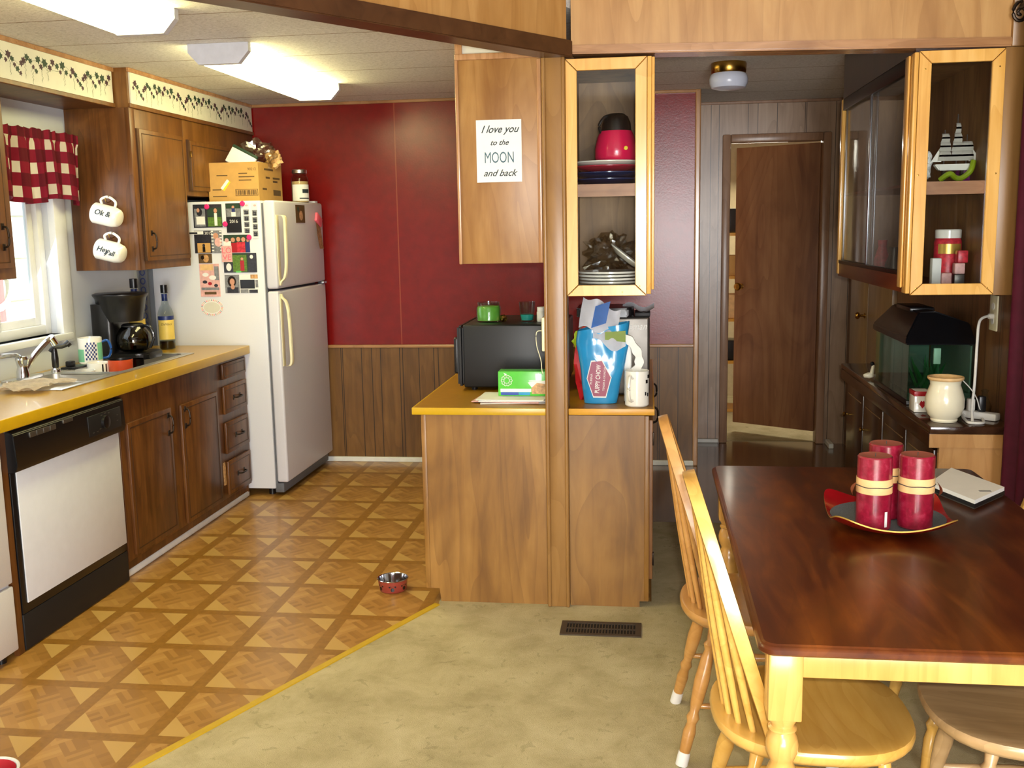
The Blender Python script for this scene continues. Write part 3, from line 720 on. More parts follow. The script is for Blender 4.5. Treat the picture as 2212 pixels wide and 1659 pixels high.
one('sink_stopper', bm, 'black', 'flat black stopper with a raised grip lying behind the sink', 'sink stopper', (-2.88, 4.76, zr))
# things round and in the sink
def mug(name, cx_, cy_, z_, r_, h_, mat, label, cat='mug', hdir=(1, 0), hmat=None, inner=None, handle=True):
    t = thing(name, label, cat, (cx_, cy_, z_))
    bm = BM(); lathe(bm, [(0, .0), (r_ * .9, 0), (r_, .006), (r_, h_), (r_ * .94, h_ + .001), (r_ * .93, h_ - .004), (r_ * .90, .012), (0, .010)], (cx_, cy_, z_), 32); body = obj('body', bm, mat, t)
    if inner:
        bm = BM(); lathe(bm, [(r_ * .915, h_ - .003), (r_ * .885, .016), (0, .014)], (cx_, cy_, z_), 28); obj('glazed_inside', bm, inner, t)
    if handle:
        hx, hy = hdir; bm = BM()
        P = [(r_ * .95, h_ * .82), (r_ + .028, h_ * .86), (r_ + .042, h_ * .55), (r_ + .030, h_ * .24), (r_ * .95, h_ * .18)]
        tube(bm, spline([(cx_ + a * hx, cy_ + a * hy, z_ + b_) for a, b_ in P], 6), .0065, 8); obj('handle', bm, hmat or mat, t)
    return t, body
t, body = mug('patterned_mug', -2.90, 4.955, zr, .060, .135, 'ceramic', 'large mug with green and blue check pattern and blue handle by the sink', hdir=(.93, .37), hmat='blueglaze')
def wrap(bm, cx_, cy_, z_, r_, a0, a1, h0, h1, mi=0, n=4):
    vs = []
    for i in range(n + 1):
        a = a0 + (a1 - a0) * i / n
        vs.append((bm.verts.new((cx_ + r_ * math.cos(a), cy_ + r_ * math.sin(a), z_ + h0)), bm.verts.new((cx_ + r_ * math.cos(a), cy_ + r_ * math.sin(a), z_ + h1))))
    for (a, b_), (c_, d_) in zip(vs, vs[1:]): bm.faces.new((a, c_, d_, b_)).material_index = mi
def facing(cx_, cy_): return math.atan2(-cy_, -cx_)
a0 = facing(-2.90, 4.955); bm = BM()
wrap(bm, -2.90, 4.955, zr, .0606, a0 - 1.5, a0 - .55, .012, .078, 1, 8); wrap(bm, -2.90, 4.955, zr, .0606, a0 + .62, a0 + 1.3, .02, .11, 1, 8)
for i in range(7):
    for j in range(8):
        if (i + j) % 2 == 0: wrap(bm, -2.90, 4.955, zr, .0609, a0 - .42 + i * .135, a0 - .42 + (i + 1) * .135, .022 + j * .0115, .022 + (j + 1) * .0115, 0, 1)
obj('checked_print', bm, [M['blueprintdark'], plain('mint_glaze', (120, 190, 150), .3)], body)
mug('white_mug', -2.79, 4.83, zr - .115, .055, .135, 'ceramic', 'white mug with dark stripes standing in the far sink bowl', handle=False)
bm = BM(); wrap(bm, -2.79, 4.83, zr - .115, .0556, facing(-2.79, 4.83) + .3, facing(-2.79, 4.83) + .45, .05, .13, 0, 2); wrap(bm, -2.79, 4.83, zr - .115, .0556, facing(-2.79, 4.83) + .65, facing(-2.79, 4.83) + .8, .05, .13, 0, 2)
obj('dark_stripe', bm, 'black', bpy.data.objects['white_mug'])
bm = BM(); lathe(bm, [(0, 0), (.04, 0), (.075, .05), (.085, .115), (.081, .115), (.070, .05), (.035, .008), (0, .008)], (-2.83, 4.70, zr - .12), 32)
one('white_bowl', bm, 'ceramic', 'plain white bowl in the sink left of the striped mug', 'bowl', (-2.83, 4.70, zr - .12))
t = thing('black_lined_bowl', 'orange red bowl with black inside standing up in the sink', 'bowl', (-2.69, 4.87, zr - .12))
bm = BM(); lathe(bm, [(0, 0), (.045, 0), (.058, .05), (.062, .15), (.058, .152)], (-2.69, 4.87, zr - .12), 32); obj('outside', bm, 'orangered', t)
bm = BM(); lathe(bm, [(.0605, .1525), (.057, .1515), (.053, .05), (.04, .01), (0, .008)], (-2.69, 4.87, zr - .12), 32); obj('inside', bm, 'black', t)
bm = BM(); lathe(bm, [(0, 0), (.034, 0), (.037, .12), (.034, .12), (.031, .006), (0, .005)], (-2.68, 5.02, zr - .105), 24)
one('glass_tumbler', bm, 'smoke', 'dark glass tumbler in the sink right of the orange bowl', 'tumbler', (-2.68, 5.02, zr - .105))
rn = random.Random(5)
bm = BM()
def ragf(a, b_):
    x_ = -2.60 - .22 * b_ + .02 * math.sin(a * 9); y_ = 3.98 + .32 * a
    return (x_, y_, CT + .010 + .010 * abs(math.sin(a * 11 + b_ * 7)) + .006 * math.sin(b_ * 13 + a * 5) + .006)
sheet(bm, ragf, 30, 18, thick=.004)
one('dish_cloth', bm, 'rag', 'crumpled off-white dish cloth lying on the front rim of the sink', 'dish cloth', (-2.70, 4.1, CT + .006))
# base cabinet: two doors and a drawer column
t = thing('base_cabinet', 'brown kitchen base cabinet with two doors and a column of drawers under sink', 'cabinet', (-2.7, 5.03, 0))
bm = BM(); box(bm, FX - .02, FX, 4.29, 5.785, .085, CT - .048, .003); box(bm, WX + .01, FX - .02, 4.29, 4.305, 0, CT - .16); box(bm, WX + .01, FX - .02, 5.77, 5.785, 0, CT - .048)
box(bm, FX - .05, FX - .025, 4.29, 5.785, 0, .09); obj('carcass', bm, 'cab', t)
def panel_door(par, x, y0, y1, z0, z1, mat='cab', dark='cab_dark', name='door', s=1, groove='L', inset=.022):
    """a lipped door on the plane X = x facing +X, with a dark routed finger groove and a raised inner field"""
    bm = BM(); box(bm, x, x + .016, y0, y1, z0, z1, .004, 2)
    o = obj(name, bm, mat, par)
    bm = BM(); w_ = .012
    box(bm, x + .0155, x + .0170, y0 + inset, y1 - inset, z0 + inset, z0 + inset + w_ * .4); box(bm, x + .0155, x + .0170, y0 + inset, y1 - inset, z1 - inset - w_ * .4, z1 - inset)
    box(bm, x + .0155, x + .0170, y0 + inset, y0 + inset + w_ * .4, z0 + inset, z1 - inset); box(bm, x + .0155, x + .0170, y1 - inset - w_ * .4, y1 - inset, z0 + inset, z1 - inset)
    obj('field_groove', bm, dark, o, smooth=0)
    return o
def pull(par, x, y, z, L=.09, vert=True):
    bm = BM()
    d_ = (0, 0, L / 2) if vert else (0, L / 2, 0)
    a = Vector((x, y, z))
    dv = Vector(d_)
    tube(bm, spline([a - dv, a - dv * .85 + Vector((.02, 0, 0)), a + Vector((.026, 0, 0)), a + dv * .85 + Vector((.02, 0, 0)), a + dv], 5), .0045, 8)
    for s_ in (-1, 1):
        c_ = a + dv * s_
        box(bm, c_.x - .002, c_.x + .003, c_.y - .010, c_.y + .010, c_.z - .014, c_.z + .014, .002)
    obj('handle', bm, 'bronze', par)
d1_ = panel_door(t, FX, 4.336, 4.775, .105, .735); pull(d1_, FX + .016, 4.735, .655)
d2_ = panel_door(t, FX, 4.885, 5.335, .095, .725); pull(d2_, FX + .016, 4.925, .655)
for z0, z1 in ((.575, .735), (.345, .525), (.105, .30)):
    dd = panel_door(t, FX, 5.425, 5.755, z0, z1, name='drawer'); pull(dd, FX + .016, 5.60, (z0 + z1) / 2, .09, False)
dd = panel_door(t, FX, 5.425, 5.755, .775, .865, name='drawer', inset=.014)
bm = BM(); box(bm, FX, FX + .004, 5.385, 5.41, .17, .30); obj('bare_patch', bm, 'food', t)['label'] = 'pale strip of bare wood'
bm = BM(); box(bm, FX - .048, FX - .018, 4.25, 5.79, 0, .036, .010, 3); struct('baseboard_kitchen', bm, 'white', smooth=35)
# dishwasher
t = thing('dishwasher', 'dishwasher with white door and black control panel under the yellow worktop', 'dishwasher', (-2.7, 3.87, 0))
bm = BM(); box(bm, WX + .01, FX - .01, 3.465, 4.275, .10, .78); obj('body', bm, 'blackmatte', t)
bm = BM(); box(bm, FX - .01, FX + .004, 3.468, 4.272, .15, .712, .003); fr_ = obj('door_frame', bm, 'black', t)
bm = BM(); box(bm, FX + .004, FX + .010, 3.498, 4.262, .188, .712, .002); obj('door_panel', bm, 'enamel', t)
bm = BM(); prism(bm, [(FX - .01, .712), (FX + .030, .716), (FX + .040, .74), (FX + .034, .86), (FX + .018, .872), (FX - .01, .872)], 3.462, 4.278, 'Y')
bmesh.ops.bevel(bm, geom=bm.edges[:], offset=.003, segments=2, affect='EDGES'); cp = obj('control_panel', bm, 'black', t)
for y0 in (3.56, 3.605, 3.65, 3.695):
    bm = BM(); box(bm, FX + .030, FX + .040, y0, y0 + .040, .832, .853, .002); obj('button', bm, 'silver', cp)
bm = BM(); box(bm, FX + .030, FX + .040, 3.79, 3.86, .842, .858, .002); obj('latch', bm, 'silver', cp)
bm = BM(); box(bm, FX + .030, FX + .0405, 3.97, 4.24, .745, .835, .002); obj('dial_panel', bm, 'blackmatte', cp)
bm = BM(); lathe(bm, [(0, 0), (.030, 0), (.028, .014), (.010, .018), (0, .018)], seg=28); bm.transform(Matrix.Translation((FX + .038, 4.10, .79)) @ Matrix.Rotation(R(90), 4, 'Y')); obj('dial', bm, 'black', cp)
bm = BM()
for y_, z_ in ((4.20, .80), (4.20, .775), (4.0, .758), (4.03, .758), (4.07, .822), (4.10, .826), (4.13, .822), (4.055, .765)): box(bm, FX + .0402, FX + .0412, y_, y_ + .013, z_, z_ + .004)
obj('printed_marks', bm, 'silver', cp, smooth=0)
bm = BM(); box(bm, FX - .012, FX + .004, 3.468, 4.272, .005, .148, .003); obj('kick_plate', bm, 'blackmatte', t)
bm = BM(); box(bm, FX - .02, FX, 3.44, 4.29, .874, CT - .048); fl = one('filler_strip', bm, 'cab', 'thin brown wood filler strip with a metal edge above the dishwasher', 'filler strip', (FX, 3.87, .874), smooth=0)
bm = BM(); box(bm, FX - .001, FX + .010, 3.45, 4.24, .8735, .878); obj('metal_edge', bm, 'alu', fl)
bm = BM(); box(bm, FX - .02, FX, 3.425, 3.462, 0, .874)
one('filler_strip', bm, 'cab', 'narrow upright brown panel between dishwasher and white stove', 'filler panel', (FX, 3.44, 0), smooth=0)
# stove: only its corner shows
t = thing('stove', 'white stove at the left picture edge beside the dishwasher', 'stove', (-2.7, 3.05, 0))
bm = BM(); box(bm, WX + .01, FX - .01, 2.72, 3.415, .04, .88); obj('body', bm, 'fridge', t)
bm = BM(); box(bm, FX - .01, FX + .012, 2.74, 3.412, .30, .86, .006); obj('oven_door', bm, 'fridge', t)
bm = BM(); box(bm, FX - .01, FX + .012, 2.74, 3.412, .035, .288, .006); obj('drawer', bm, 'fridge', t)
for y_ in (2.80, 3.36):
    bm = BM(); lathe(bm, [(0, 0), (.018, 0), (.018, .035), (0, .04)], (FX - .03, y_, 0), 14); obj('foot', bm, 'black', t)
bm = BM(); box(bm, WX + .01, FX + .01, 2.73, 2.97 + .43, .885, .90, .004); obj('cooktop', bm, 'fridge', t) if False else bm.free()

# wall cabinets
UX = -2.66; UZ = 1.414
def wall_cab(y0, y1, z0, label, loc):
    t = thing('wall_cabinet', label, 'cabinet', loc)
    bm = BM(); box(bm, WX + .002, UX, y0, y1, z0, 2.25, .002); obj('body', bm, 'upcab', t)
    return t
t = wall_cab(5.09, 5.70, UZ, 'brown wall cabinet with two mugs hung on its side by the window', (-2.84, 5.4, UZ))
bm = BM(); box(bm, WX + .004, UX - .002, 5.082, 5.092, UZ, 2.25, .001); box(bm, UX - .02, UX + .006, 5.080, 5.135, UZ - .002, 2.25, .003); obj('end_panel', bm, 'cab', t)
dd = panel_door(t, UX, 5.155, 5.675, UZ + .045, 2.15, 'upcab'); pull(dd, UX + .016, 5.215, UZ + .15, .085)
bm = BM(); box(bm, UX, UX + .012, 5.138, 5.156, UZ + .045, 2.15); obj('finger_groove', bm, 'cab_dark', t, smooth=0)
t = wall_cab(5.705, 6.765, 1.82, 'short brown wall cabinet above the refrigerator behind the cardboard box', (-2.84, 6.2, 1.82))
dd = panel_door(t, UX, 5.76, 6.60, 1.85, 2.135, 'upcab')
bm = BM(); box(bm, UX, UX + .012, 5.735, 5.760, 1.85, 2.14); obj('finger_groove', bm, 'cab_dark', t, smooth=0)
bm = BM(); box(bm, UX + .014, UX + .020, 5.752, 5.772, 2.04, 2.075, .002); obj('hinge', bm, 'brass', dd)
t = wall_cab(3.0, 4.02, 1.424, 'brown wall cabinet at the left picture edge beside the curtain', (-2.84, 3.6, 1.424))
dd = panel_door(t, UX, 3.10, 3.985, 1.47, 2.20, 'upcab'); pull(dd, UX + .016, 3.93, 1.60, .085)
# two mugs on hooks on the cabinet's side
def hung_mug(cx_, cz_, label, tilt, words):
    t = thing('hanging_mug', label, 'mug', (cx_, 5.03, cz_), group='white mugs hung on the cabinet side')
    Mx = Matrix.Translation((cx_, 5.025, cz_)) @ Matrix.Rotation(R(90 + tilt), 4, 'Y') @ Matrix.Scale(1.12, 4)
    prof = [(0, .064), (.030, .064), (.034, .062), (.040, .056), (.048, .03), (.049, -.06), (.046, -.064), (.044, -.06), (.043, .03), (.03, .055), (0, .056)]
    bm = BM(); lathe(bm, prof, seg=36); bm.transform(Mx); body = obj('body', bm, 'ceramic', t)
    bm = BM(); P = [(-.047, -.035), (-.068, -.042), (-.085, -.01), (-.070, .028), (-.046, .03)]
    tube(bm, spline([(a, 0, b_) for a, b_ in P], 7), .0062, 8); bm.transform(Mx); obj('handle', bm, 'ceramic', t)
    bm = BM()
    for s_, sz, dx, dz in words: addtext(bm, s_, sz * 1.15, (cx_ + dx, 4.969, cz_ + dz), shear=.3, rot=R(-tilt), ext=.0008, off=.0006)
    obj('printed_words', bm, 'inkdark', body, smooth=0)
    bm = BM(); tube(bm, spline([(cx_ + .0, 5.082, cz_ + .080), (cx_, 5.05, cz_ + .070), (cx_, 5.022, cz_ + .072), (cx_, 5.014, cz_ + .092)], 5), .0025, 6)
    h = one('cup_hook', bm, 'brass', 'small brass hook holding the ' + ('upper' if cz_ > 1.6 else 'lower') + ' white mug', 'hook', (cx_, 5.08, cz_ + .08))
hung_mug(-2.785, 1.700, 'white mug with printed words, upper one hanging on the cabinet side', 14, (('Ok &', .034, 0, .012),))
hung_mug(-2.780, 1.515, 'white mug with printed words, lower one hanging on the cabinet side', 14, (("Hey", .034, -.018, .012), ("y'all", .030, .02, -.008)))
# gingham valance on its rod
t = thing('window_valance', 'crimson and white gingham valance across the kitchen window', 'curtain', (-2.95, 4.3, 2.1))
bm = BM(); uvl = bm.loops.layers.uv.new('UVMap')
NU, NV = 220, 16; ya, yb = 3.55, 5.06
grid = []; s_ = 0; last = None
for i in range(NU + 1):
    a = i / NU; y_ = ya + (yb - ya) * a; ph = a * 2 * PI * 11 + .9 * math.sin(a * 17)
    row = []
    for j in range(NV + 1):
        v_ = j / NV
        amp = (.007 if v_ < .16 else .014 + .022 * v_)
        x_ = -2.935 + amp * math.sin(ph) + .006 * math.sin(ph * 2.3 + 1)
        zt = 2.115 - .0 * a + (.004 * math.sin(ph * 2) if j == 0 else 0)
        hgt = .343 + .018 * math.sin(a * 19 + 1)
        row.append(bm.verts.new((x_, y_ + .006 * math.cos(ph) * v_, zt - hgt * v_)))
    if last is not None: s_ += math.sqrt(((yb - ya) / NU) ** 2 + (row[NV].co.x - last[NV].co.x) ** 2)
    grid.append((row, s_)); last = row
for i in range(NU):
    for j in range(NV):
        f_ = bm.faces.new((grid[i][0][j], grid[i + 1][0][j], grid[i + 1][0][j + 1], grid[i][0][j + 1]))
        for lp, (ii, jj) in zip(f_.loops, ((i, j), (i + 1, j), (i + 1, j + 1), (i, j + 1))):
            vv = jj / NV * .345
            lp[uvl].uv = (grid[ii][1] + .02, 10.0 + (vv - .078) if True else 0)
bmesh.ops.solidify(bm, geom=bm.faces[:], thickness=.0015)
obj('cloth', bm, 'gingham', t, smooth=60)
bm = BM(); tube(bm, [(-2.957, 3.52, 2.085), (-2.957, 5.075, 2.085)], .003, 8); obj('rod', bm, 'white', t)
# coffee maker
cx_, cy_ = -2.845, 5.22
t = thing('coffee_maker', 'black drip coffee maker with glass carafe on the yellow worktop', 'coffee maker', (cx_, cy_, CT))
bm = BM(); prism(bm, rrect(cx_ - .10, cx_ + .17, cy_ - .12, cy_ + .13, .06), CT + .001, CT + .035); bmesh.ops.bevel(bm, geom=[e for e in bm.edges], offset=.008, segments=2, affect='EDGES'); obj('base', bm, 'black', t)
bm = BM(); prism(bm, rrect(cx_ - .145, cx_ - .02, cy_ - .10, cy_ + .12, .03), CT + .02, CT + .30); obj('back_column', bm, 'black', t)
bm = BM(); lathe(bm, [(0, .205), (.098, .205), (.108, .25), (.122, .33), (.132, .345), (.132, .352), (.118, .358), (0, .36)], (cx_ - .01, cy_, CT), 40, sx=1.12); obj('filter_basket', bm, 'black', t)
ccx = cx_ + .055
car = None
bm = BM(); lathe(bm, [(.060, .040), (.086, .055), (.095, .09), (.090, .13), (.068, .165), (.055, .18)], (ccx, cy_ - .01, CT), 36); car = obj('carafe', bm, 'smoke', t)
bm = BM(); lathe(bm, [(0, .185), (.05, .19), (.060, .182), (.060, .170), (.056, .165)], (ccx, cy_ - .01, CT), 30); obj('lid', bm, 'black', car)
bm = BM(); lathe(bm, [(.0875, .085), (.0885, .087), (.0885, .096), (.0875, .098)], (ccx, cy_ - .01, CT), 36); obj('steel_band', bm, 'chrome', car)
bm = BM(); lathe(bm, [(0, .042), (.05, .042), (.074, .057), (.080, .078), (0, .078)], (ccx, cy_ - .01, CT), 30); obj('coffee', bm, 'syrup', car)
bm = BM(); tube(bm, spline([(ccx + .055, cy_ - .01, CT + .175), (ccx + .10, cy_ - .02, CT + .175), (ccx + .122, cy_ - .02, CT + .12), (ccx + .098, cy_ - .02, CT + .06)], 7), .008, 8); obj('handle', bm, 'black', car)
# syrup bottles
def bottle(cx_, cy_, s, label, full):
    t = thing('syrup_bottle', label, 'bottle', (cx_, cy_, CT), group='glass syrup bottles by the coffee maker')
    pr = [(0, 0), (.036, 0), (.040, .008), (.040, .165), (.037, .185), (.030, .205), (.020, .225), (.0145, .25), (.0135, .285), (.016, .29), (0, .29)]
    bm = BM(); lathe(bm, [(a * s, b_ * s) for a, b_ in pr], (cx_, cy_, CT + .001), 28); g = obj('glass_body', bm, 'glass', t)
    bm = BM(); lathe(bm, [(0, .004), (.036 * s, .004), (.0375 * s, .01), (.0375 * s, full), (0, full)], (cx_, cy_, CT + .001), 28); obj('syrup', bm, 'syrup', t)
    bm = BM(); lathe(bm, [(0, 0), (.0175 * s, 0), (.0175 * s, .04 * s), (0, .041 * s)], (cx_, cy_, CT + .285 * s), 18); obj('cap', bm, 'black', t)
    a0 = facing(cx_, cy_)
    bm = BM(); wrap(bm, cx_, cy_, CT, .0406 * s, a0 - 1.15, a0 + 1.15, .052 * s, .155 * s, 0, 14); lb = obj('label', bm, 'labelyellow', t)
    bm = BM(); wrap(bm, cx_, cy_, CT, .0409 * s, a0 - 1.15, a0 + 1.15, .150 * s, .170 * s, 0, 14); wrap(bm, cx_, cy_, CT, .0142 * s, a0 - 1.6, a0 + 1.6, .245 * s, .28 * s, 0, 10); obj('blue_label_band', bm, 'blueprintdark', lb)
    return t, a0
t, a0 = bottle(-2.80, 5.62, 1.16, 'flavoured syrup bottle with yellow label in front of the refrigerator', .05)
bm = BM(); addtext(bm, 'DaVinci', .019, (0, 0, 0), shear=.2)
bm.transform(Matrix.Translation((-2.80, 5.62, CT + .15)) @ Matrix.Rotation(a0 + R(90), 4, 'Z') @ Matrix.Translation((0, -.0475, 0))); obj('script_name', bm, 'ink', t, smooth=0)
bottle(-2.90, 5.46, 1.30, 'taller syrup bottle with yellow label half hidden behind the coffee maker', .12)
# patterned strip in the gap beside the refrigerator
bm = BM(); box(bm, -3.01, -2.965, 5.74, 5.765, CT + .001, 1.41, .002)
for i in range(9):
    z_ = CT + .03 + i * .052
    o_, i_ = disc(-2.988, z_, .017, .020), disc(-2.988, z_, .011, .014)
    vo = [bm.verts.new((a, 5.7385, b_)) for a, b_ in o_]; vi = [bm.verts.new((a, 5.7385, b_)) for a, b_ in i_]
    for q in range(24): bm.faces.new((vo[q], vo[(q + 1) % 24], vi[(q + 1) % 24], vi[q])).material_index = 1
one('folded_step_stool', bm, ['gasket', 'blueprintdark'], 'narrow grey strip with blue rings standing beside the refrigerator', 'strip', (-2.99, 5.75, CT)).name = 'patterned_strip'

# ======================= REFRIGERATOR =======================
t = thing('refrigerator', 'white top-freezer refrigerator covered with photos on its side', 'refrigerator', (-2.56, 6.2, 0))
FY0, FY1 = 5.80, 6.70
bm = BM(); box(bm, -2.955, -2.255, FY0, FY1, .045, 1.785, .006, 2); obj('cabinet_body', bm, 'fridge', t)
bm = BM(); box(bm, -2.256, -2.243, FY0 + .012, FY1 - .012, .06, 1.77); obj('door_gasket', bm, 'gasket', t)
fz = None
bm = BM(); box(bm, -2.243, -2.172, FY0, FY1, 1.266, 1.785, .014, 4); fz = obj('freezer_door', bm, 'fridge_door', t)
bm = BM(); box(bm, -2.243, -2.172, FY0, FY1, .085, 1.252, .014, 4); rf = obj('lower_door', bm, 'fridge_door', t)
bm = BM(); box(bm, -2.26, -2.205, FY0 + .01, FY1 - .01, .02, .078, .004); obj('toe_grille', bm, 'gasket', t)
bm = BM(); box(bm, -2.25, -2.20, FY1 - .06, FY1 - .005, 1.785, 1.80, .003); obj('top_hinge', bm, 'fridge', t)
bm = BM(); box(bm, -2.2, -2.16, FY1 - .08, FY1 - .01, 1.252, 1.266, .002); obj('middle_hinge', bm, 'alu', t)
def fhandle(par, z0, z1, flip):
    bm = BM(); y_ = FY0 + .035
    zs = [(0, .002), (.05, .010), (.12, .034), (.30, .046), (.7, .050), (.96, .050), (1.0, .020)]
    if flip: zs = [(1 - a, b_) for a, b_ in zs][::-1]
    P = spline([(-2.172 + b_, y_, z0 + (z1 - z0) * a) for a, b_ in zs], 6)
    rows = []
    for i, p in enumerate(P):
        t_ = i / (len(P) - 1); w_ = .011 + .007 * math.exp(-((t_ - (.86 if not flip else .14)) / .12) ** 2)
        rows.append([bm.verts.new(p + Vector(q)) for q in ((-.008, -w_, 0), (.005, -w_, 0), (.009, 0, 0), (.005, w_, 0), (-.008, w_, 0))])
    for a, b_ in zip(rows, rows[1:]):
        for i in range(5): bm.faces.new((a[i], a[(i + 1) % 5], b_[(i + 1) % 5], b_[i]))
    bm.faces.new(rows[0]); bm.faces.new(rows[-1]); obj('handle', bm, 'almond', par)
    bm = BM(); box(bm, -2.175, -2.168, y_ - .02, y_ + .02, z0, z1, .002); obj('handle_plate', bm, 'almond', par)
fhandle(fz, 1.285, 1.70, False); fhandle(rf, .80, 1.235, True)
for y_ in (FY0 + .06, FY1 - .06):
    bm = BM(); lathe(bm, [(0, 0), (.02, 0), (.02, .045), (0, .046)], (-2.30, y_, 0), 14); obj('foot', bm, 'black', t)

# photographs and cards on the refrigerator's side: (name, label, x0, x1, z0, z1, base, [coloured fields])
SY = FY0 - .001
def fr_pt(cx, cz):    # centimetres from the side's top left corner
    return -2.72 + cx / 100, 1.775 - cz / 100
def card(name, label, x0, z0, x1, z1, base, fields=(), words=(), group='photos and cards on the refrigerator side', cat='photo', lay=0):
    X0, Z1 = fr_pt(x0, z0); X1, Z0 = fr_pt(x1, z1)
    y1_ = SY - lay * .0016; y0_ = y1_ - .0014
    loc = ((X0 + X1) / 2, y1_, Z0)
    bm = BM(); box(bm, X0, X1, y0_, y1_, Z0, Z1)
    ms = [base]
    W_, H_ = X1 - X0, Z1 - Z0
    for i, (kind, a, b_, c_, d_, m_) in enumerate(fields):
        if m_ not in ms: ms.append(m_)
        mi = ms.index(m_); yy = y0_ - .0001 * (1 + i * .3)
        if kind == 'r': P = [(X0 + a * W_, Z1 - b_ * H_), (X0 + c_ * W_, Z1 - b_ * H_), (X0 + c_ * W_, Z1 - d_ * H_), (X0 + a * W_, Z1 - d_ * H_)]
        else: P = [(X0 + a * W_ + c_ * W_ * math.cos(q * PI / 8), Z1 - b_ * H_ + d_ * H_ * math.sin(q * PI / 8)) for q in range(16)]
        bm.faces.new([bm.verts.new((p, yy, q)) for p, q in P]).material_index = mi
    for s_, sz, a, b_, m_ in words:
        if m_ not in ms: ms.append(m_)
        addtext(bm, s_, sz, (X0 + a * W_, y0_ - .0006, Z1 - b_ * H_), ms.index(m_), ext=.0002)
    bm.transform(Matrix.Translation(-Vector(loc)))
    o = obj(name, bm, ms, None, 0); o.location = loc
    return tag(o, label, cat, group)
G_ = 'grass_print'; D_ = 'darkprint'; S_ = 'skin'; B_ = 'black'; W_ = 'paper'
card('photo_card', 'dark framed card with two outdoor photos, top left on refrigerator side', 4.8, .6, 22.6, 14.2, D_,
     [('r', .04, .18, .42, .95, 'grey_print'), ('c', .22, .33, .10, .17, 'darkprint'), ('r', .10, .52, .40, .86, W_), ('r', .50, .55, .98, .95, G_), ('r', .50, .15, .98, .52, 'leafdark'), ('c', .78, .28, .06, .10, S_), ('r', .73, .38, .83, .92, W_), ('c', .18, .25, .05, .09, S_)])
card('graduation_card', 'black graduation card reading 2016 with a photo above the year', 25.2, .3, 34.4, 17.4, B_,
     [('r', .03, .02, .97, .46, 'grey_print'), ('r', .03, .02, .97, .18, 'leafdark'), ('c', .5, .13, .09, .05, S_), ('r', .40, .17, .62, .32, 'blueprintdark'), ('r', .36, .30, .66, .45, W_)], [('2016', .026, .5, .62, W_), ], lay=1)
for i, (x0, z0, x1, z1) in enumerate(((35.8, .4, 39.6, 18.8), (41.2, .4, 44.6, 20.9))):
    card('photo_booth_strip', ('left' if i == 0 else 'right') + ' photo booth strip of four small frames near the refrigerator door', x0, z0, x1, z1, W_,
         [f for q in range(4) for f in (('r', .06, .2 + q * .195, .94, .36 + q * .195, 'grey_print'), ('c', .35, .27 + q * .195, .16, .04, D_), ('c', .66, .28 + q * .195, .16, .04, D_), ('r', .2, .315 + q * .195, .8, .36 + q * .195, B_))] + [('c', .6, .07, .25, .03, 'softpink')], lay=i)
card('graduation_card', 'black graduation card reading 2015 with an orange field photo', 4.5, 15.9, 21.7, 29.2, D_,
     [('r', .10, .55, .57, .97, 'orange_print'), ('c', .33, .66, .05, .08, D_), ('r', .28, .72, .38, .95, B_), ('r', .62, 0, 1, 1, 'grey_print'), ('c', .78, .25, .10, .14, S_), ('c', .86, .52, .13, .2, 'softpink')] + [('r', .62, .02 + q * .14, .70, .07 + q * .14, W_) for q in range(7)] + [('r', .92, .02 + q * .14, 1, .07 + q * .14, W_) for q in range(7)],
     [('2015', .024, .52, .12, W_)])
card('family_photo', 'group photo of people in red shirts with a pink magnet', 22.7, 18.7, 38.8, 29.1, 'leafdark',
     [('r', 0, .35, .28, 1, W_), ('r', .28, .45, .52, 1, 'redprint'), ('r', .50, .42, .82, 1, 'candy'), ('r', .84, .4, 1, 1, 'blueprintdark'), ('c', .12, .3, .08, .12, 'softpink'), ('c', .36, .28, .08, .13, S_), ('c', .57, .25, .08, .13, S_), ('c', .76, .27, .08, .13, S_), ('c', .93, .32, .05, .1, S_)])
card('love_card', 'small pink card with the letters LOVE in two rows', 21.1, 25.1, 27.6, 34.6, 'softpink', [], [('LO', .048, .5, .30, 'pinkclip'), ('VE', .048, .5, .72, 'pinkclip')], lay=2, cat='card')
card('brown_photo', 'small dark brown photo above the tall pale photo', 6.4, 29.5, 14.8, 35.2, 'ink', [('c', .55, .5, .22, .4, 'food'), ('c', .3, .4, .13, .22, 'bronze')])
card('tall_photo', 'tall pale photo of a table setting above the oval sticker', 6.4, 35.5, 18.8, 55.1, 'softpink',
     [('r', .75, .08, .98, .5, 'grey_print'), ('r', .05, .02, .7, .2, 'birch'), ('c', .3, .33, .16, .06, 'paper'), ('c', .65, .42, .18, .07, 'paper'), ('c', .5, .6, .10, .05, 'redprint'), ('r', .05, .72, .95, .80, 'grey_print'), ('r', .2, .85, .8, .93, 'ink'), ('c', .25, .55, .12, .05, D_), ('c', .8, .66, .1, .05, D_)])
card('group_photo', 'dark green photo with a person in red, beside the love card', 22.0, 29.4, 42.5, 40.9, 'leafdark',
     [('r', .0, .5, .30, 1, D_), ('c', .15, .72, .08, .2, W_), ('r', .28, .1, .70, .95, G_), ('c', .56, .30, .04, .07, S_), ('r', .50, .38, .62, .92, 'redprint'), ('r', .74, 0, 1, 1, D_), ('c', .85, .2, .05, .1, W_), ('r', .36, .92, .52, 1, 'greenbox')], lay=1)
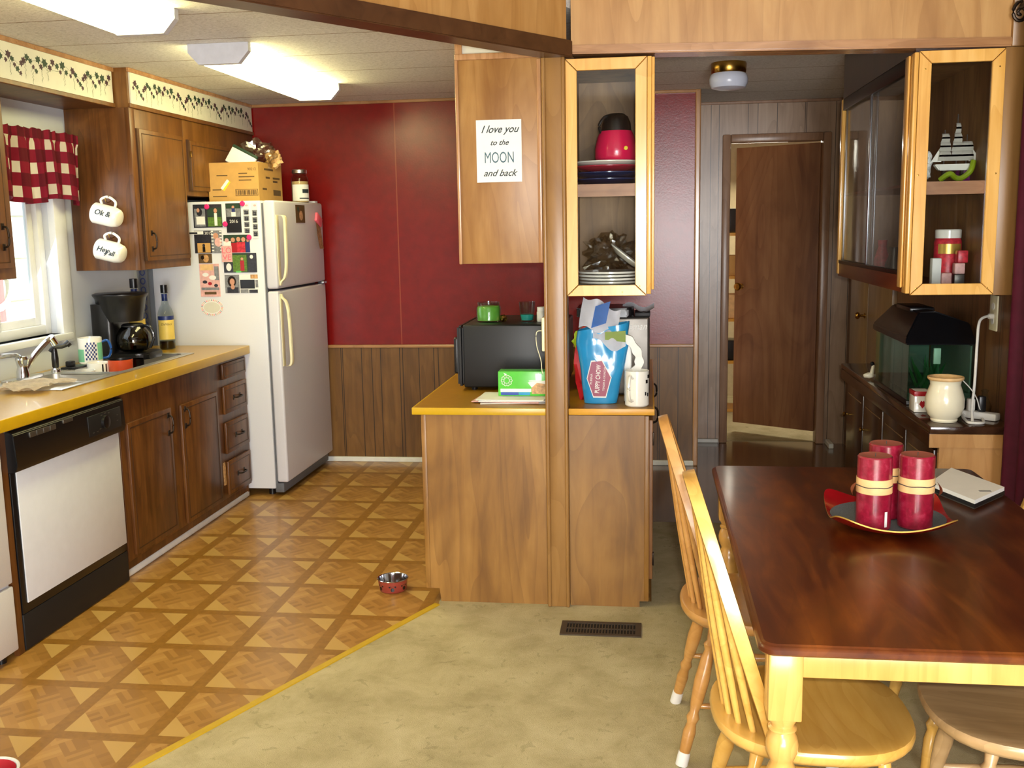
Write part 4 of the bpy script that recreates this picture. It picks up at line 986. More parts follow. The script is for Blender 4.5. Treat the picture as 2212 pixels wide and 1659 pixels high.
card('portrait_card', 'card with a portrait of a dark-haired person and black text panel', 22.0, 42.2, 42.6, 53.1, W_,
     [('r', 0, 0, .44, 1, 'grey_print'), ('c', .21, .36, .13, .30, 'bronze'), ('c', .22, .38, .075, .18, S_), ('r', .06, .68, .40, 1, D_), ('c', .23, .66, .06, .14, S_), ('r', .46, .28, .90, .76, B_), ('r', .92, .3, 1, .7, 'grey_print'), ('r', .46, .8, .7, 1, 'grey_print'), ('r', .72, .82, .98, 1, D_), ('r', .78, .0, 1, .22, 'food')])
card('text_strip', 'narrow printed strip beside the 2015 card', 1.3, 16.2, 10.4, 18.1, W_, [('r', .02, .3, .6, .85, D_)], lay=1, cat='card')
# oval sticker
X_, Z_ = fr_pt(12.9, 61.6); bm = BM(); prism(bm, disc(X_, Z_, .072, .050, 40), SY - .0015, SY, 'Y')
for i in range(36):
    a = 2 * PI * i / 36; mi = (1, 2, 3, 4)[i % 4]
    for rr in (.93, .83):
        bm.faces.new([bm.verts.new((X_ + .072 * rr * math.cos(a) + .0032 * math.cos(q * PI / 3), SY - .0018, Z_ + .050 * rr * math.sin(a) + .0028 * math.sin(q * PI / 3))) for q in range(6)]).material_index = mi
bm.faces.new([bm.verts.new((p, SY - .0017, q)) for p, q in disc(X_, Z_, .052, .032, 32)]).material_index = 5
one('oval_sticker', bm, ['paper', 'pinkclip', 'grey_print', 'softpink', 'birch', 'board'], 'oval sticker with a dotted pink border low on the refrigerator side', 'sticker', (X_, SY, Z_ - .05), smooth=0)
for i, (a, b_, lb) in enumerate(((13.7, 2.0, 'on the top left photo card'), (35.8, .6, 'at the top of the photo booth strips'), (24.5, 12.3, 'at the left edge of the 2016 card'), (38.8, 20.3, 'above the family photo in red'))):
    X_, Z_ = fr_pt(a, b_); bm = BM(); b = bmesh.new(); lathe(b, [(0, 0), (.0150, 0), (.0160, .003), (.013, .007), (0, .008)], seg=22)
    b.transform(Matrix.Translation((X_, SY - .0032, Z_)) @ Matrix.Rotation(R(90), 4, 'X'))
    merge(bm, b); one('round_magnet', bm, 'pink', 'round pink magnet ' + lb, 'magnet', (X_, SY - .004, Z_), 'round pink magnets')
# on the freezer door
bm = BM(); box(bm, -2.171, -2.1695, 6.165, 6.335, 1.655, 1.765)
bm.faces.new([bm.verts.new((-2.1690, 6.26 + .035 * math.cos(q * PI / 8), 1.70 + .03 * math.sin(q * PI / 8))) for q in range(16)]).material_index = 1
bm.faces.new([bm.verts.new((-2.1690, 6.21 + .02 * math.cos(q * PI / 8), 1.74 + .016 * math.sin(q * PI / 8))) for q in range(16)]).material_index = 2
one('door_photo', bm, ['ink', 'food', 'leafdark'], 'small dark photo stuck on the white freezer door', 'photo', (-2.17, 6.25, 1.655), smooth=0)
t = thing('magnet_clip', 'coral pink clip on the freezer door holding a strip of paper', 'magnet', (-2.171, 6.56, 1.65))
bm = BM(); b = bmesh.new(); box(b, 0, .018, -.055, .055, -.030, .030, .005); b.transform(Matrix.Translation((-2.171, 6.58, 1.675)) @ Matrix.Rotation(R(-24), 4, 'X')); merge(bm, b); obj('clip', bm, 'pinkclip', t)
bm = BM(); sheet(bm, lambda a, b_: (-2.165 + .012 * b_ * b_, 6.535 + .085 * a + .02 * b_, 1.665 - .18 * b_), 4, 8, thick=.0008); obj('paper_strip', bm, 'food', t)

# box, bag and jar on top of the refrigerator
t = thing('cardboard_box', 'open cardboard carton full of bags standing on the refrigerator', 'box', (-2.48, 6.2, 1.786))
ZB = 1.787
bm = BM(); BX0, BX1, BY0, BY1, BZ = -2.655, -2.335, 6.0, 6.40, ZB + .235
for a in ((BX0, BX1, BY0, BY0 + .005, ZB, BZ), (BX0, BX1, BY1 - .005, BY1, ZB, BZ), (BX0, BX0 + .005, BY0 + .005, BY1 - .005, ZB, BZ), (BX1 - .005, BX1, BY0 + .005, BY1 - .005, ZB, BZ), (BX0 + .005, BX1 - .005, BY0 + .005, BY1 - .005, ZB, ZB + .005)): box(bm, *a)
bx_ = obj('carton', bm, 'cardboard', t)
bm = BM()
for i in range(14): box(bm, -2.478 + i * .0092, -2.478 + i * .0092 + .004 + .002 * (i % 3), BY0 - .0008, BY0, ZB + .040, ZB + .068)
for a in ((-2.485, -2.342, ZB + .034, ZB + .037), (-2.485, -2.342, ZB + .071, ZB + .074), (-2.485, -2.482, ZB + .034, ZB + .074), (-2.345, -2.342, ZB + .034, ZB + .074)): box(bm, a[0], a[1], BY0 - .0008, BY0, a[2], a[3])
for z_, a, b_ in ((ZB + .165, -2.46, -2.405), (ZB + .145, -2.46, -2.36), (ZB + .125, -2.46, -2.38), (ZB + .155, -2.60, -2.53), (ZB + .03, -2.63, -2.54), (ZB + .07, -2.63, -2.575)): box(bm, a, b_, BY0 - .0006, BY0, z_, z_ + .006)
addtext(bm, '90212', .022, (-2.375, BY0 - .0006, ZB + .192), ext=.0002)
for z_, a, b_ in ((ZB + .19, 6.10, 6.25), (ZB + .14, 6.12, 6.19), (ZB + .14, 6.24, 6.36), (ZB + .07, 6.06, 6.13), (ZB + .12, 6.24, 6.32)): box(bm, BX1, BX1 + .0006, a, b_, z_, z_ + .012)
box(bm, BX1, BX1 + .0006, 6.24, 6.37, ZB + .04, ZB + .075)
obj('printed_marks', bm, 'ink', bx_, smooth=0)
bm = BM(); b = bmesh.new(); box(b, -.034, .034, -.001, 0, -.014, .014); box(b, -.034, .034, -.0014, 0, -.014, -.003, mi=1); b.transform(Matrix.Translation((-2.545, BY0 - .0002, ZB + .10)) @ Matrix.Rotation(R(-50), 4, 'Y')); merge(bm, b); obj('yellow_sticker', bm, ['paper', 'yellow'], bx_, smooth=0)
def blob(bm, c, r_, n=3, amp=.18, seed=1, sc=(1, 1, 1), mi=0, fr=4.0):
    from mathutils import noise as nz
    b = bmesh.new(); bmesh.ops.create_icosphere(b, subdivisions=n, radius=1)
    for v_ in b.verts:
        q = v_.co.copy(); k_ = 1 + amp * nz.noise(q * fr * .5 + Vector((seed * 3.1, seed, 0))) + amp * .6 * abs(nz.noise(q * fr + Vector((seed, seed * 2.3, 0))))
        v_.co = Vector((q.x * sc[0], q.y * sc[1], q.z * sc[2])) * r_ * k_ + Vector(c)
    merge(bm, b, mi)
bm = BM(); blob(bm, (-2.42, 6.20, ZB + .285), .10, 4, .5, 3, (1.15, .9, .85), fr=5)
one('plastic_bag', bm, 'filmclear', 'crumpled clear plastic bag bulging out of the cardboard box', 'bag', (-2.42, 6.2, ZB + .2), smooth=20)
t = thing('snack_packet', 'white and green packet leaning in the top of the cardboard box', 'packet', (-2.47, 6.08, ZB + .2))
bm = BM(); b = bmesh.new(); box(b, -.085, .085, -.012, .012, -.055, .055, .008); b.transform(Matrix.Translation((-2.46, 6.06, ZB + .255)) @ Matrix.Rotation(R(28), 4, 'Y') @ Matrix.Rotation(R(-12), 4, 'X')); merge(bm, b); obj('packet_body', bm, 'paper', t)
bm = BM(); b = bmesh.new(); box(b, -.087, .087, -.014, .014, .040, .062, .008); b.transform(Matrix.Translation((-2.46, 6.06, ZB + .255)) @ Matrix.Rotation(R(28), 4, 'Y') @ Matrix.Rotation(R(-12), 4, 'X')); merge(bm, b); obj('green_seam', bm, 'leafdark', t)
bm = BM(); blob(bm, (-2.345, 6.30, ZB + .265), .045, 3, .7, 9, (1, 1, 1.1), fr=7)
one('dried_flowers', bm, 'birch', 'small tuft of dried straw-coloured flowers at the corner of the box', 'flowers', (-2.345, 6.30, ZB + .23), smooth=10)
t = thing('pantry_jar', 'tall glass jar with white label standing on the refrigerator', 'jar', (-2.25, 6.50, ZB))
bm = BM(); lathe(bm, [(0, 0), (.050, 0), (.056, .008), (.056, .145), (.050, .165), (.044, .172), (.044, .19)], (-2.25, 6.50, ZB), 32); obj('glass_body', bm, 'glass', t)
bm = BM(); lathe(bm, [(0, .188), (.047, .188), (.048, .192), (.048, .208), (.044, .212), (0, .212)], (-2.25, 6.50, ZB), 32); obj('lid', bm, 'steel', t)
bm = BM(); lathe(bm, [(0, .004), (.052, .004), (.052, .135), (0, .14)], (-2.25, 6.50, ZB), 28); obj('contents', bm, 'birch', t)
bm = BM(); a0 = facing(-2.25, 6.5); wrap(bm, -2.25, 6.5, ZB, .0566, a0 - 1.0, a0 + 1.3, .01, .115, 0, 12); lb = obj('label', bm, 'paper', t)
bm = BM(); wrap(bm, -2.25, 6.5, ZB, .0569, a0 + .25, a0 + 1.2, .06, .085, 0, 8); wrap(bm, -2.25, 6.5, ZB, .0569, a0 - .1, a0 + 1.2, .022, .03, 0, 8); obj('printed_band', bm, 'inkdark', lb)

# ======================= PENINSULA =======================
PT = .857
t = thing('peninsula_cabinet', 'wood panelled peninsula base cabinet either side of the post', 'cabinet', (-.47, 4.9, 0))
bm = BM(); box(bm, -.94, .0, PY + .02, 5.68, .06, PT - .031); box(bm, -.88, -.03, PY + .03, 5.66, 0.001, .062); obj('carcass', bm, 'cab', t)
bm = BM(); prism(bm, [(-.947, .062), (-.890, .062), (-.884, .004), (-.417, .004), (-.417, PT - .030), (-.947, PT - .030)], PY, PY + .02, 'Y')
box(bm, -.949, -.928, PY - .004, PY + .02, .064, PT - .030, .002); obj('end_panel', bm, 'end_panel', t)
bm = BM(); prism(bm, [(-.322, .004), (-.03, .004), (-.03, .03), (.006, .03), (.006, PT - .030), (-.322, PT - .030)], PY, PY + .02, 'Y')
box(bm, -.012, .008, PY - .004, PY + .02, .035, PT - .030, .002); obj('end_panel', bm, 'end_panel', t)
for y0, y1 in ((4.18, 4.90), (4.93, 5.64)):
    bm = BM(); box(bm, .006, .024, y0, y1, .11, .80, .004); dd = obj('door', bm, 'cabframe', t)
    for z_ in (.20, .72):
        bm = BM(); box(bm, .022, .029, y0 - .004, y0 + .018, z_ - .028, z_ + .028, .002); obj('hinge', bm, 'bronze', dd)
    bm = BM(); tube(bm, spline([(.024, y1 - .06, .74), (.048, y1 - .06, .725), (.048, y1 - .06, .675), (.024, y1 - .06, .66)], 5), .005, 8); obj('handle', bm, 'bronze', dd)
t = thing('peninsula_counter', 'mustard laminate counter on the peninsula, notched round the post', 'counter', (-.47, 4.9, PT - .028))
bm = BM(); prism(bm, [(-.978, 4.125), (-.418, 4.125), (-.418, 4.205), (-.321, 4.205), (-.321, 4.125), (.024, 4.125), (.024, 5.70), (-.978, 5.70)], PT - .027, PT); obj('laminate_top', bm, 'mustard_dark', t, smooth=0)
bm = BM(); box(bm, -.985, -.417, 4.118, 4.127, PT - .029, PT + .0006, .002); box(bm, -.985, -.977, 4.127, 5.70, PT - .029, PT + .0006, .002); obj('front_edge', bm, 'mustard_edge', t)
bm = BM(); box(bm, -.322, .030, 4.118, 4.127, PT - .026, PT + .0006, .002); box(bm, .023, .030, 4.127, 5.70, PT - .026, PT + .0006, .002); obj('right_edge', bm, 'edge_orange', t)['label'] = 'orange brown edge strip'
# solid wall cabinet with the sign
t = thing('wall_cabinet', 'plain wooden cabinet hanging left of the post with a sign on it', 'cabinet', (-.59, 4.7, 1.457))
bm = BM(); box(bm, -.755, -.420, PY + .015, 5.3, 1.465, 2.262); obj('body', bm, 'cab', t)
bm = BM(); box(bm, -.757, -.418, PY, PY + .018, 1.457, 2.264, .001); obj('end_panel', bm, 'sign_panel', t)
bm = BM(); box(bm, -.766, -.752, PY - .008, PY + .02, 1.455, 2.264, .004); obj('edge_bead', bm, 'mould_v', t)
bm = BM(); box(bm, -.438, -.420, PY - .006, PY + .004, 1.457, 2.258, .004); obj('edge_bead', bm, 'mould_v', t)
t = thing('wall_sign', 'white paper sign reading I love you to the moon and back', 'sign', (-.592, PY - .004, 1.78))
bm = BM(); box(bm, -.684, -.501, PY - .004, PY - .0012, 1.783, 2.028); sg = obj('sheet', bm, 'paper', t)
bm = BM(); Ys = PY - .0045
addtext(bm, 'I love you', .041, (-.590, Ys, 1.990), shear=.45, sx=.92, ext=.0003, off=.0005)
addtext(bm, 'to the', .030, (-.592, Ys, 1.938), shear=.45, ext=.0003, off=.0005)
addtext(bm, 'and back', .037, (-.592, Ys, 1.818), shear=.45, sx=1.0, ext=.0003, off=.0005)
obj('script_lettering', bm, 'inkdark', sg, smooth=0)
bm = BM(); addtext(bm, 'MOON', .062, (-.592, Ys, 1.878), sx=.62, ext=.0003); obj('capital_lettering', bm, 'inkblue', sg, smooth=0)
# glass-doored cabinets
def glass_cab(x0, x1, z0, z1, y1, shelfz, label, fr=(.045, .045, .045, .043), nails=()):
    t = thing('display_cabinet', label, 'cabinet', ((x0 + x1) / 2, (PY + y1) / 2, z0))
    bm = BM(); a = .014
    box(bm, x0, x0 + a, PY, y1, z0, z1); box(bm, x1 - a, x1, PY, y1, z0, z1)
    box(bm, x0 + a, x1 - a, y1 - a, y1, z0, z1); box(bm, x0 + a, x1 - a, PY, y1 - a, z1 - a, z1)
    obj('case', bm, 'inner', t, smooth=0)
    bm = BM(); box(bm, x0 + a, x1 - a, PY, y1 - a, z0, z0 + .022); obj('bottom_board', bm, 'rust', t, smooth=0)
    bm = BM(); box(bm, x0 + a, x1 - a, PY + .012, y1 - a, shelfz - .012, shelfz); sh = obj('shelf', bm, 'rust', t, smooth=0)
    bm = BM(); box(bm, x0 + a, x1 - a, PY + .002, PY + .014, shelfz - .048, shelfz + .001); obj('shelf_edge', bm, 'shelf', sh, smooth=0)
    l, r_, tp, bt = fr[0], fr[1], fr[2], fr[3]
    Y0, Y1 = PY - .024, PY - .002
    bm = BM()
    o = [(x0, z0), (x1, z0), (x1, z1), (x0, z1)]; i_ = [(x0 + l, z0 + bt), (x1 - r_, z0 + bt), (x1 - r_, z1 - tp), (x0 + l, z1 - tp)]
    g_ = .0006
    for q in range(4):
        b = bmesh.new(); k2 = (q + 1) % 4
        P = [o[q], o[k2], i_[k2], i_[q]]
        c_ = (sum(p[0] for p in P) / 4, sum(p[1] for p in P) / 4)
        P = [(p[0] + (c_[0] - p[0]) * .006, p[1] + (c_[1] - p[1]) * .006) for p in P]
        prism(b, P, Y0, Y1, 'Y'); bmesh.ops.bevel(b, geom=b.edges[:], offset=.0015, segments=1, affect='EDGES'); merge(bm, b)
    df = obj('door_frame', bm, 'pine', t)
    bm = BM(); box(bm, x0 + l - .004, x1 - r_ + .004, Y0 + .010, Y0 + .014, z0 + bt - .004, z1 - tp + .004); obj('door_pane', bm, 'paneglass', df, smooth=0)
    bm = BM()
    for nx, nz_ in nails:
        b = bmesh.new(); lathe(b, [(0, 0), (.0032, 0), (.0028, .0012), (0, .0016)], seg=10); b.transform(Matrix.Translation((nx, Y0, nz_)) @ Matrix.Rotation(R(90), 4, 'X')); merge(bm, b)
    if nails: obj('nail_heads', bm, 'brass', df)
    else: bm.free()
    return t
g1 = glass_cab(-.322, -.004, 1.322, 2.248, 4.72, 1.765, 'honey pine glass-doored cabinet right of the post with plates inside', nails=((-.30, 1.338), (-.03, 1.36), (-.10, 1.337)))
bm = BM(); box(bm, -.003, .014, PY - .022, 4.72, 1.328, 2.248, .003); box(bm, .0145, .026, PY - .018, 4.70, 1.345, 2.246, .003); obj('side_stile', bm, 'pine', g1)
g2 = glass_cab(1.008, 1.315, 1.314, 2.226, 5.6, 1.745, 'honey pine glass-doored cabinet at the end of the hutch by the curtain', nails=((1.03, 1.34), (1.29, 1.34), (1.02, 1.77), (1.30, 1.77), (1.03, 2.16), (1.295, 2.16)))

# contents of the left display cabinet
zs = 1.766
specs = [('platenavy', 0, .105, .138), ('platenavy', .026, .12, .142), ('platered', .052, .125, .142), ('ceramic', .070, .125, .1435)]
labs = ['navy serving dish at the bottom of the stack in glass cabinet', 'second navy serving dish in the cabinet stack, under the red plate', 'red plate between white platter and navy dishes in glass cabinet', 'white platter on top of the red and navy dishes in glass cabinet']
for (m_, dz, ra, rb), lb in zip(specs, labs):
    bm = BM(); lathe(bm, [(0, 0), (ra * .8, 0), (rb, .022), (rb, .026), (rb - .004, .026), (ra * .78, .005), (0, .005)], (-.163, 4.31, zs + dz), 48)
    one('plate', bm, m_, lb, 'plate', (-.163, 4.31, zs + dz), 'stacked plates on the upper shelf')
kz = zs + .098
t = thing('insulated_jug', 'raspberry pink plastic jug with black lid on the plate stack', 'jug', (-.13, 4.28, kz))
bm = BM(); lathe(bm, [(0, 0), (.080, 0), (.086, .01), (.086, .05), (.076, .095), (.066, .118), (0, .12)], (-.13, 4.28, kz), 36); obj('body', bm, 'kettle', t)
bm = BM(); lathe(bm, [(0, .115), (.062, .115), (.058, .15), (.048, .175), (.030, .188), (0, .19)], (-.128, 4.28, kz), 32); obj('lid', bm, 'black', t)
bm = BM(); tube(bm, spline([(-.185, 4.25, kz + .10), (-.196, 4.25, kz + .14), (-.175, 4.25, kz + .172), (-.15, 4.26, kz + .18)], 6), .006, 8); obj('carry_loop', bm, 'black', t)
bm = BM(); b = bmesh.new(); lathe(b, [(0, 0), (.008, 0), (.008, .003), (0, .004)], seg=16); b.transform(Matrix.Translation((-.088, 4.205, kz + .045)) @ Matrix.Rotation(R(80), 4, 'X')); merge(bm, b); obj('button', bm, 'yellow', t)
zb_ = 1.345
for i in range(5):
    bm = BM(); rr = .132 - .004 * (i % 2); lathe(bm, [(0, 0), (rr * .62, 0), (rr * .97, .007), (rr, .0085), (rr, .0155), (rr * .96, .016), (rr * .6, .005), (0, .005)], (-.162 + .004 * (i % 3), 4.30, zb_ + i * .0135), 44)
    one('plate', bm, 'ceramic', ('lowest', 'second lowest', 'middle', 'second highest', 'topmost')[i] + ' of the five white plates in the left glass cabinet', 'plate', (-.15, 4.30, zb_ + i * .0135), 'white plates on the lower shelf')
bm = BM(); b = bmesh.new(); lathe(b, [(0, 0), (.05, 0), (.085, .016), (.085, .021), (.05, .006), (0, .006)], seg=40); b.transform(Matrix.Translation((-.095, 4.28, zb_ + .115)) @ Matrix.Rotation(R(38), 4, 'Y')); merge(bm, b)
one('tilted_dish', bm, 'ceramic', 'white dish leaning at an angle above the stacked white plates', 'dish', (-.095, 4.28, zb_ + .075))
bm = BM(); blob(bm, (-.165, 4.52, zb_ + .13), .075, 4, .7, 5, (1.2, .8, 1.0), fr=7)
one('wrapping_film', bm, 'filmclear', 'crumpled clear wrapping film behind the white plates', 'wrapping', (-.165, 4.52, zb_ + .04), smooth=15)

# on the peninsula, left of the post
t = thing('microwave', 'black microwave oven on the peninsula counter left of the post', 'microwave', (-.62, 4.85, PT))
bm = BM(); box(bm, -.842, -.372, 4.575, 5.10, PT + .015, 1.163, .008, 3); obj('case', bm, 'charcoal', t)
bm = BM(); prism(bm, [(4.58, PT + .02), (5.095, PT + .02), (5.095, 1.158), (4.58, 1.158)], -.872, -.842, 'X'); bmesh.ops.bevel(bm, geom=bm.edges[:], offset=.010, segments=3, affect='EDGES'); obj('door', bm, 'black', t)
bm = BM(); box(bm, -.895, -.872, 4.62, 4.65, .93, 1.10, .008, 3); obj('door_handle', bm, 'black', t)
for x_, y_ in ((-.80, 4.62), (-.42, 4.62), (-.80, 5.05), (-.42, 5.05)):
    bm = BM(); lathe(bm, [(0, 0), (.014, 0), (.016, .016), (0, .017)], (x_, y_, PT), 12); obj('foot', bm, 'black', t)
MZ = 1.1635
t = thing('jar_candle', 'green candle in a round glass jar on top of the microwave', 'candle', (-.745, 4.74, MZ))
bm = BM(); lathe(bm, [(0, 0), (.052, 0), (.059, .008), (.060, .062), (.056, .074), (.053, .078), (.054, .092), (.050, .092), (.049, .078), (.055, .066), (.055, .008), (0, .005)], (-.745, 4.74, MZ), 36); obj('glass_jar', bm, 'glass', t)
bm = BM(); lathe(bm, [(0, .004), (.053, .006), (.0545, .062), (.05, .072), (0, .070)], (-.745, 4.74, MZ), 32); obj('wax', bm, 'green', t)
t = thing('votive_glass', 'clear tapered glass with teal wax on top of the microwave', 'candle', (-.562, 4.74, MZ))
bm = BM(); lathe(bm, [(0, 0), (.028, 0), (.031, .004), (.040, .092), (.038, .092), (.028, .012), (0, .010)], (-.562, 4.74, MZ), 30); obj('glass_cup', bm, 'glass', t)
bm = BM(); lathe(bm, [(0, .006), (.027, .006), (.0315, .032), (0, .032)], (-.562, 4.74, MZ), 28); obj('wax', bm, 'teal', t)
t = thing('pill_bottle', 'small white bottle on the microwave half behind the post', 'bottle', (-.492, 4.72, MZ))
bm = BM(); lathe(bm, [(0, 0), (.021, 0), (.022, .003), (.022, .044), (.018, .050), (0, .05)], (-.492, 4.72, MZ), 24); obj('body', bm, 'white', t)
bm = BM(); lathe(bm, [(0, .048), (.020, .048), (.020, .068), (0, .069)], (-.492, 4.72, MZ), 24); obj('cap', bm, 'paper', t)
bm = BM(); blob(bm, (-.672, 4.73, MZ + .016), .016, 2, .6, 4, fr=5)
one('ring_trinket', bm, 'brass', 'tiny brass trinket beside the green jar candle', 'trinket', (-.672, 4.73, MZ))
t = thing('wall_plate', 'cream plastic strip on the left side of the post with hanging wire', 'wall plate', (-.425, 4.15, 1.09))
bm = BM(); box(bm, -.430, -.416, 4.12, 4.185, 1.095, 1.235, .004); obj('plate', bm, 'almond', t)
bm = BM(); tube(bm, spline([(-.432, 4.13, 1.18), (-.452, 4.13, 1.172), (-.452, 4.13, 1.12), (-.436, 4.13, 1.06), (-.432, 4.13, 1.02), (-.428, 4.13, 1.00)], 7), .0018, 6); obj('wire', bm, 'almond', t)
# papers and the green box
rn = random.Random(2)
for i in range(4):
    bm = BM(); b = bmesh.new(); box(b, -.145, .15, -.105, .10, 0, .0035); b.transform(Matrix.Translation((-.585 + rn.uniform(-.012, .012), 4.33, PT + .0008 + i * .0042)) @ Matrix.Rotation(R(rn.uniform(-7, 7)), 4, 'Z')); merge(bm, b)
    one('paper', bm, 'paper' if i != 1 else 'softpink', ('bottom', 'second lowest', 'third', 'top')[i] + ' sheet of the paper pile under the green box', 'paper', (-.585, 4.33, PT + .0008 + i * .0042), 'papers piled on the counter', smooth=0)
GZ = PT + .018
t = thing('food_box', 'green food bag box lying on papers in front of the microwave', 'box', (-.54, 4.36, GZ))
gx0, gx1, gy0, gy1, gz1 = -.645, -.425, 4.325, 4.41, GZ + .108
bm = BM(); box(bm, gx0, gx1, gy0, gy1, GZ, gz1, .002); gb = obj('carton', bm, 'greenbox', t)
bm = BM(); yy = gy0 - .0006
def fq(bm, P, mi): bm.faces.new([bm.verts.new((a, yy - .0002 * mi, b_)) for a, b_ in P]).material_index = mi
fq(bm, [(gx0 + .01, GZ + .018), (gx0 + .145, GZ + .018), (gx0 + .145, GZ + .032), (gx0 + .01, GZ + .032)], 0)
fq(bm, [(gx0 + .012, GZ + .004), (gx0 + .09, GZ + .004), (gx0 + .09, GZ + .017), (gx0 + .012, GZ + .017)], 1)
fq(bm, [(gx0 + .092, GZ + .004), (gx0 + .14, GZ + .004), (gx0 + .14, GZ + .017), (gx0 + .092, GZ + .017)], 2)
fq(bm, [(gx0 + .13, GZ + .060), (gx1, GZ + .070), (gx1, GZ + .035), (gx0 + .15, GZ + .034)], 0)
fq(bm, [(gx0 + .148, GZ + .010), (gx1 - .004, GZ + .010), (gx1 - .004, GZ + .052), (gx0 + .17, GZ + .058), (gx0 + .146, GZ + .036)], 3)
obj('printed_panels', bm, ['paper', 'blueprint', 'bluebag', 'food'], gb, smooth=0)
bm = BM(); cx0, cz0 = gx0 + .038, GZ + .068
for q in range(10):
    a = q * PI / 5
    o_ = disc(cx0 + .018 * math.cos(a), cz0 + .018 * math.sin(a), .0075, n=10); i_ = disc(cx0 + .018 * math.cos(a), cz0 + .018 * math.sin(a), .0052, n=10)
    vo = [bm.verts.new((p, yy, z_)) for p, z_ in o_]; vi = [bm.verts.new((p, yy, z_)) for p, z_ in i_]
    for u_ in range(10): bm.faces.new((vo[u_], vo[(u_ + 1) % 10], vi[(u_ + 1) % 10], vi[u_]))
fq2 = [bm.verts.new((p, yy, z_)) for p, z_ in ((cx0 - .006, cz0 + .022), (cx0 - .014, cz0 + .034), (cx0 + .002, cz0 + .028))]; bm.faces.new(fq2)
obj('flower_emblem', bm, 'paper', gb, smooth=0)

# on the peninsula, right of the post
t = thing('steel_canister', 'shiny silver box with the word Woman behind the dog food bag', 'box', (-.14, 4.65, PT))
bm = BM(); box(bm, -.30, .010, 4.46, 4.84, PT + .001, 1.205, .012, 3); scb = obj('body', bm, 'silver', t)
bm = BM(); addtext(bm, 'Woman', .046, (-.068, 4.4585, 1.163), shear=.4, sx=.85, ext=.0004); obj('script_word', bm, 'paper', scb, smooth=0)
bm = BM(); prism(bm, rrect(-.31, -.06, 4.44, 4.70, .03), 1.2055, 1.245); bmesh.ops.bevel(bm, geom=bm.edges[:], offset=.008, segments=2, affect='EDGES')
one('black_appliance', bm, 'black', 'flat black plastic appliance lying on top of the silver box', 'appliance', (-.18, 4.57, 1.2055))
bm = BM(); box(bm, -.055, .012, 4.46, 4.62, 1.206, 1.224, .004)
one('dark_case', bm, 'blackmatte', 'slim dark case on the right end of the silver box', 'case', (-.02, 4.54, 1.206))
bm = BM(); b = bmesh.new(); sheet(b, lambda a, c_: (-.11 + .14 * a, 4.47 + .10 * c_, 1.228 + .012 * math.sin(a * 7) + .008 * math.cos(c_ * 5) + .02 * c_), 12, 8, thick=.001); merge(bm, b)
one('wrinkled_film', bm, 'whitefilm', 'wrinkled grey sheet of film lying on the silver box', 'film', (-.04, 4.52, 1.22))
from mathutils import noise as NZ
t = thing('dog_food_bag', 'blue puppy food bag with torn open top standing on the counter', 'bag', (-.195, 4.27, PT))
def bagf(a, z_):
    th = a * 2 * PI
    w0 = .070 + .040 * min(1, z_ / .25) ; w0 *= (1 - .04 * z_)
    dpt = .042 + .012 * math.sin(z_ * 9) * (1 - z_)
    cxx = -.197 + .012 * z_ * 3
    cs, sn = math.cos(th), math.sin(th)
    x_ = cxx + w0 * (abs(cs) ** .7) * (1 if cs > 0 else -1); y_ = 4.275 + dpt * (abs(sn) ** .8) * (1 if sn > 0 else -1)
    n_ = NZ.noise(Vector((x_ * 14, y_ * 14, z_ * 13))) * .010 * min(1, z_ * 6)
    return (x_ + n_ * cs, y_ + n_ * sn * 1.4, PT + .002 + z_)
bm = BM(); NA, NZs = 56, 26
def ztop(a): return .325 + .02 * math.sin(a * 2 * PI + 1.5)
g = [[bm.verts.new(bagf(i / NA, ztop(i / NA) * j / NZs)) for j in range(NZs + 1)] for i in range(NA)]
for i in range(NA):
    for j in range(NZs): bm.faces.new((g[i][j], g[(i + 1) % NA][j], g[(i + 1) % NA][j + 1], g[i][j + 1]))
bm.faces.new([g[i][0] for i in range(NA)]); bagb = obj('bag_body', bm, 'bluebag', t, smooth=50)
bm = BM()   # white lining folded open at the top, blue corner
def lin_(a, b_): return (-.285 + .155 * a + .02 * b_, 4.225 - .012 * math.sin(a * 5) + .02 * b_, PT + .325 + b_ * (.135 - .05 * a) + .012 * math.sin(a * 9 + b_ * 4) - .02 * a)
sheet(bm, lin_, 16, 8, thick=.0012)
def lin2(a, b_): return (-.225 + .135 * a, 4.215 + .03 * b_ + .012 * math.sin(a * 8), PT + .265 + b_ * .085 + .018 * math.sin(a * 6 + 1) - .03 * a)
sheet(bm, lin2, 16, 8, thick=.0012); obj('torn_lining', bm, 'whitefilm', t, smooth=25)
bm = BM(); sheet(bm, lambda a, b_: (-.232 + .062 * a + .018 * b_, 4.208 + .008 * b_, PT + .325 + .09 * b_ + .02 * a), 6, 6, thick=.0012); obj('blue_flap', bm, 'bluedeep', t, smooth=25)
bm = BM(); sheet(bm, lambda a, b_: (-.175 + .085 * a, 4.218 + .01 * a, PT + .275 + .032 * b_ * (1 + a * .5) - .012 * a), 6, 3, thick=.001); obj('lime_band', bm, 'lime', t, smooth=25)
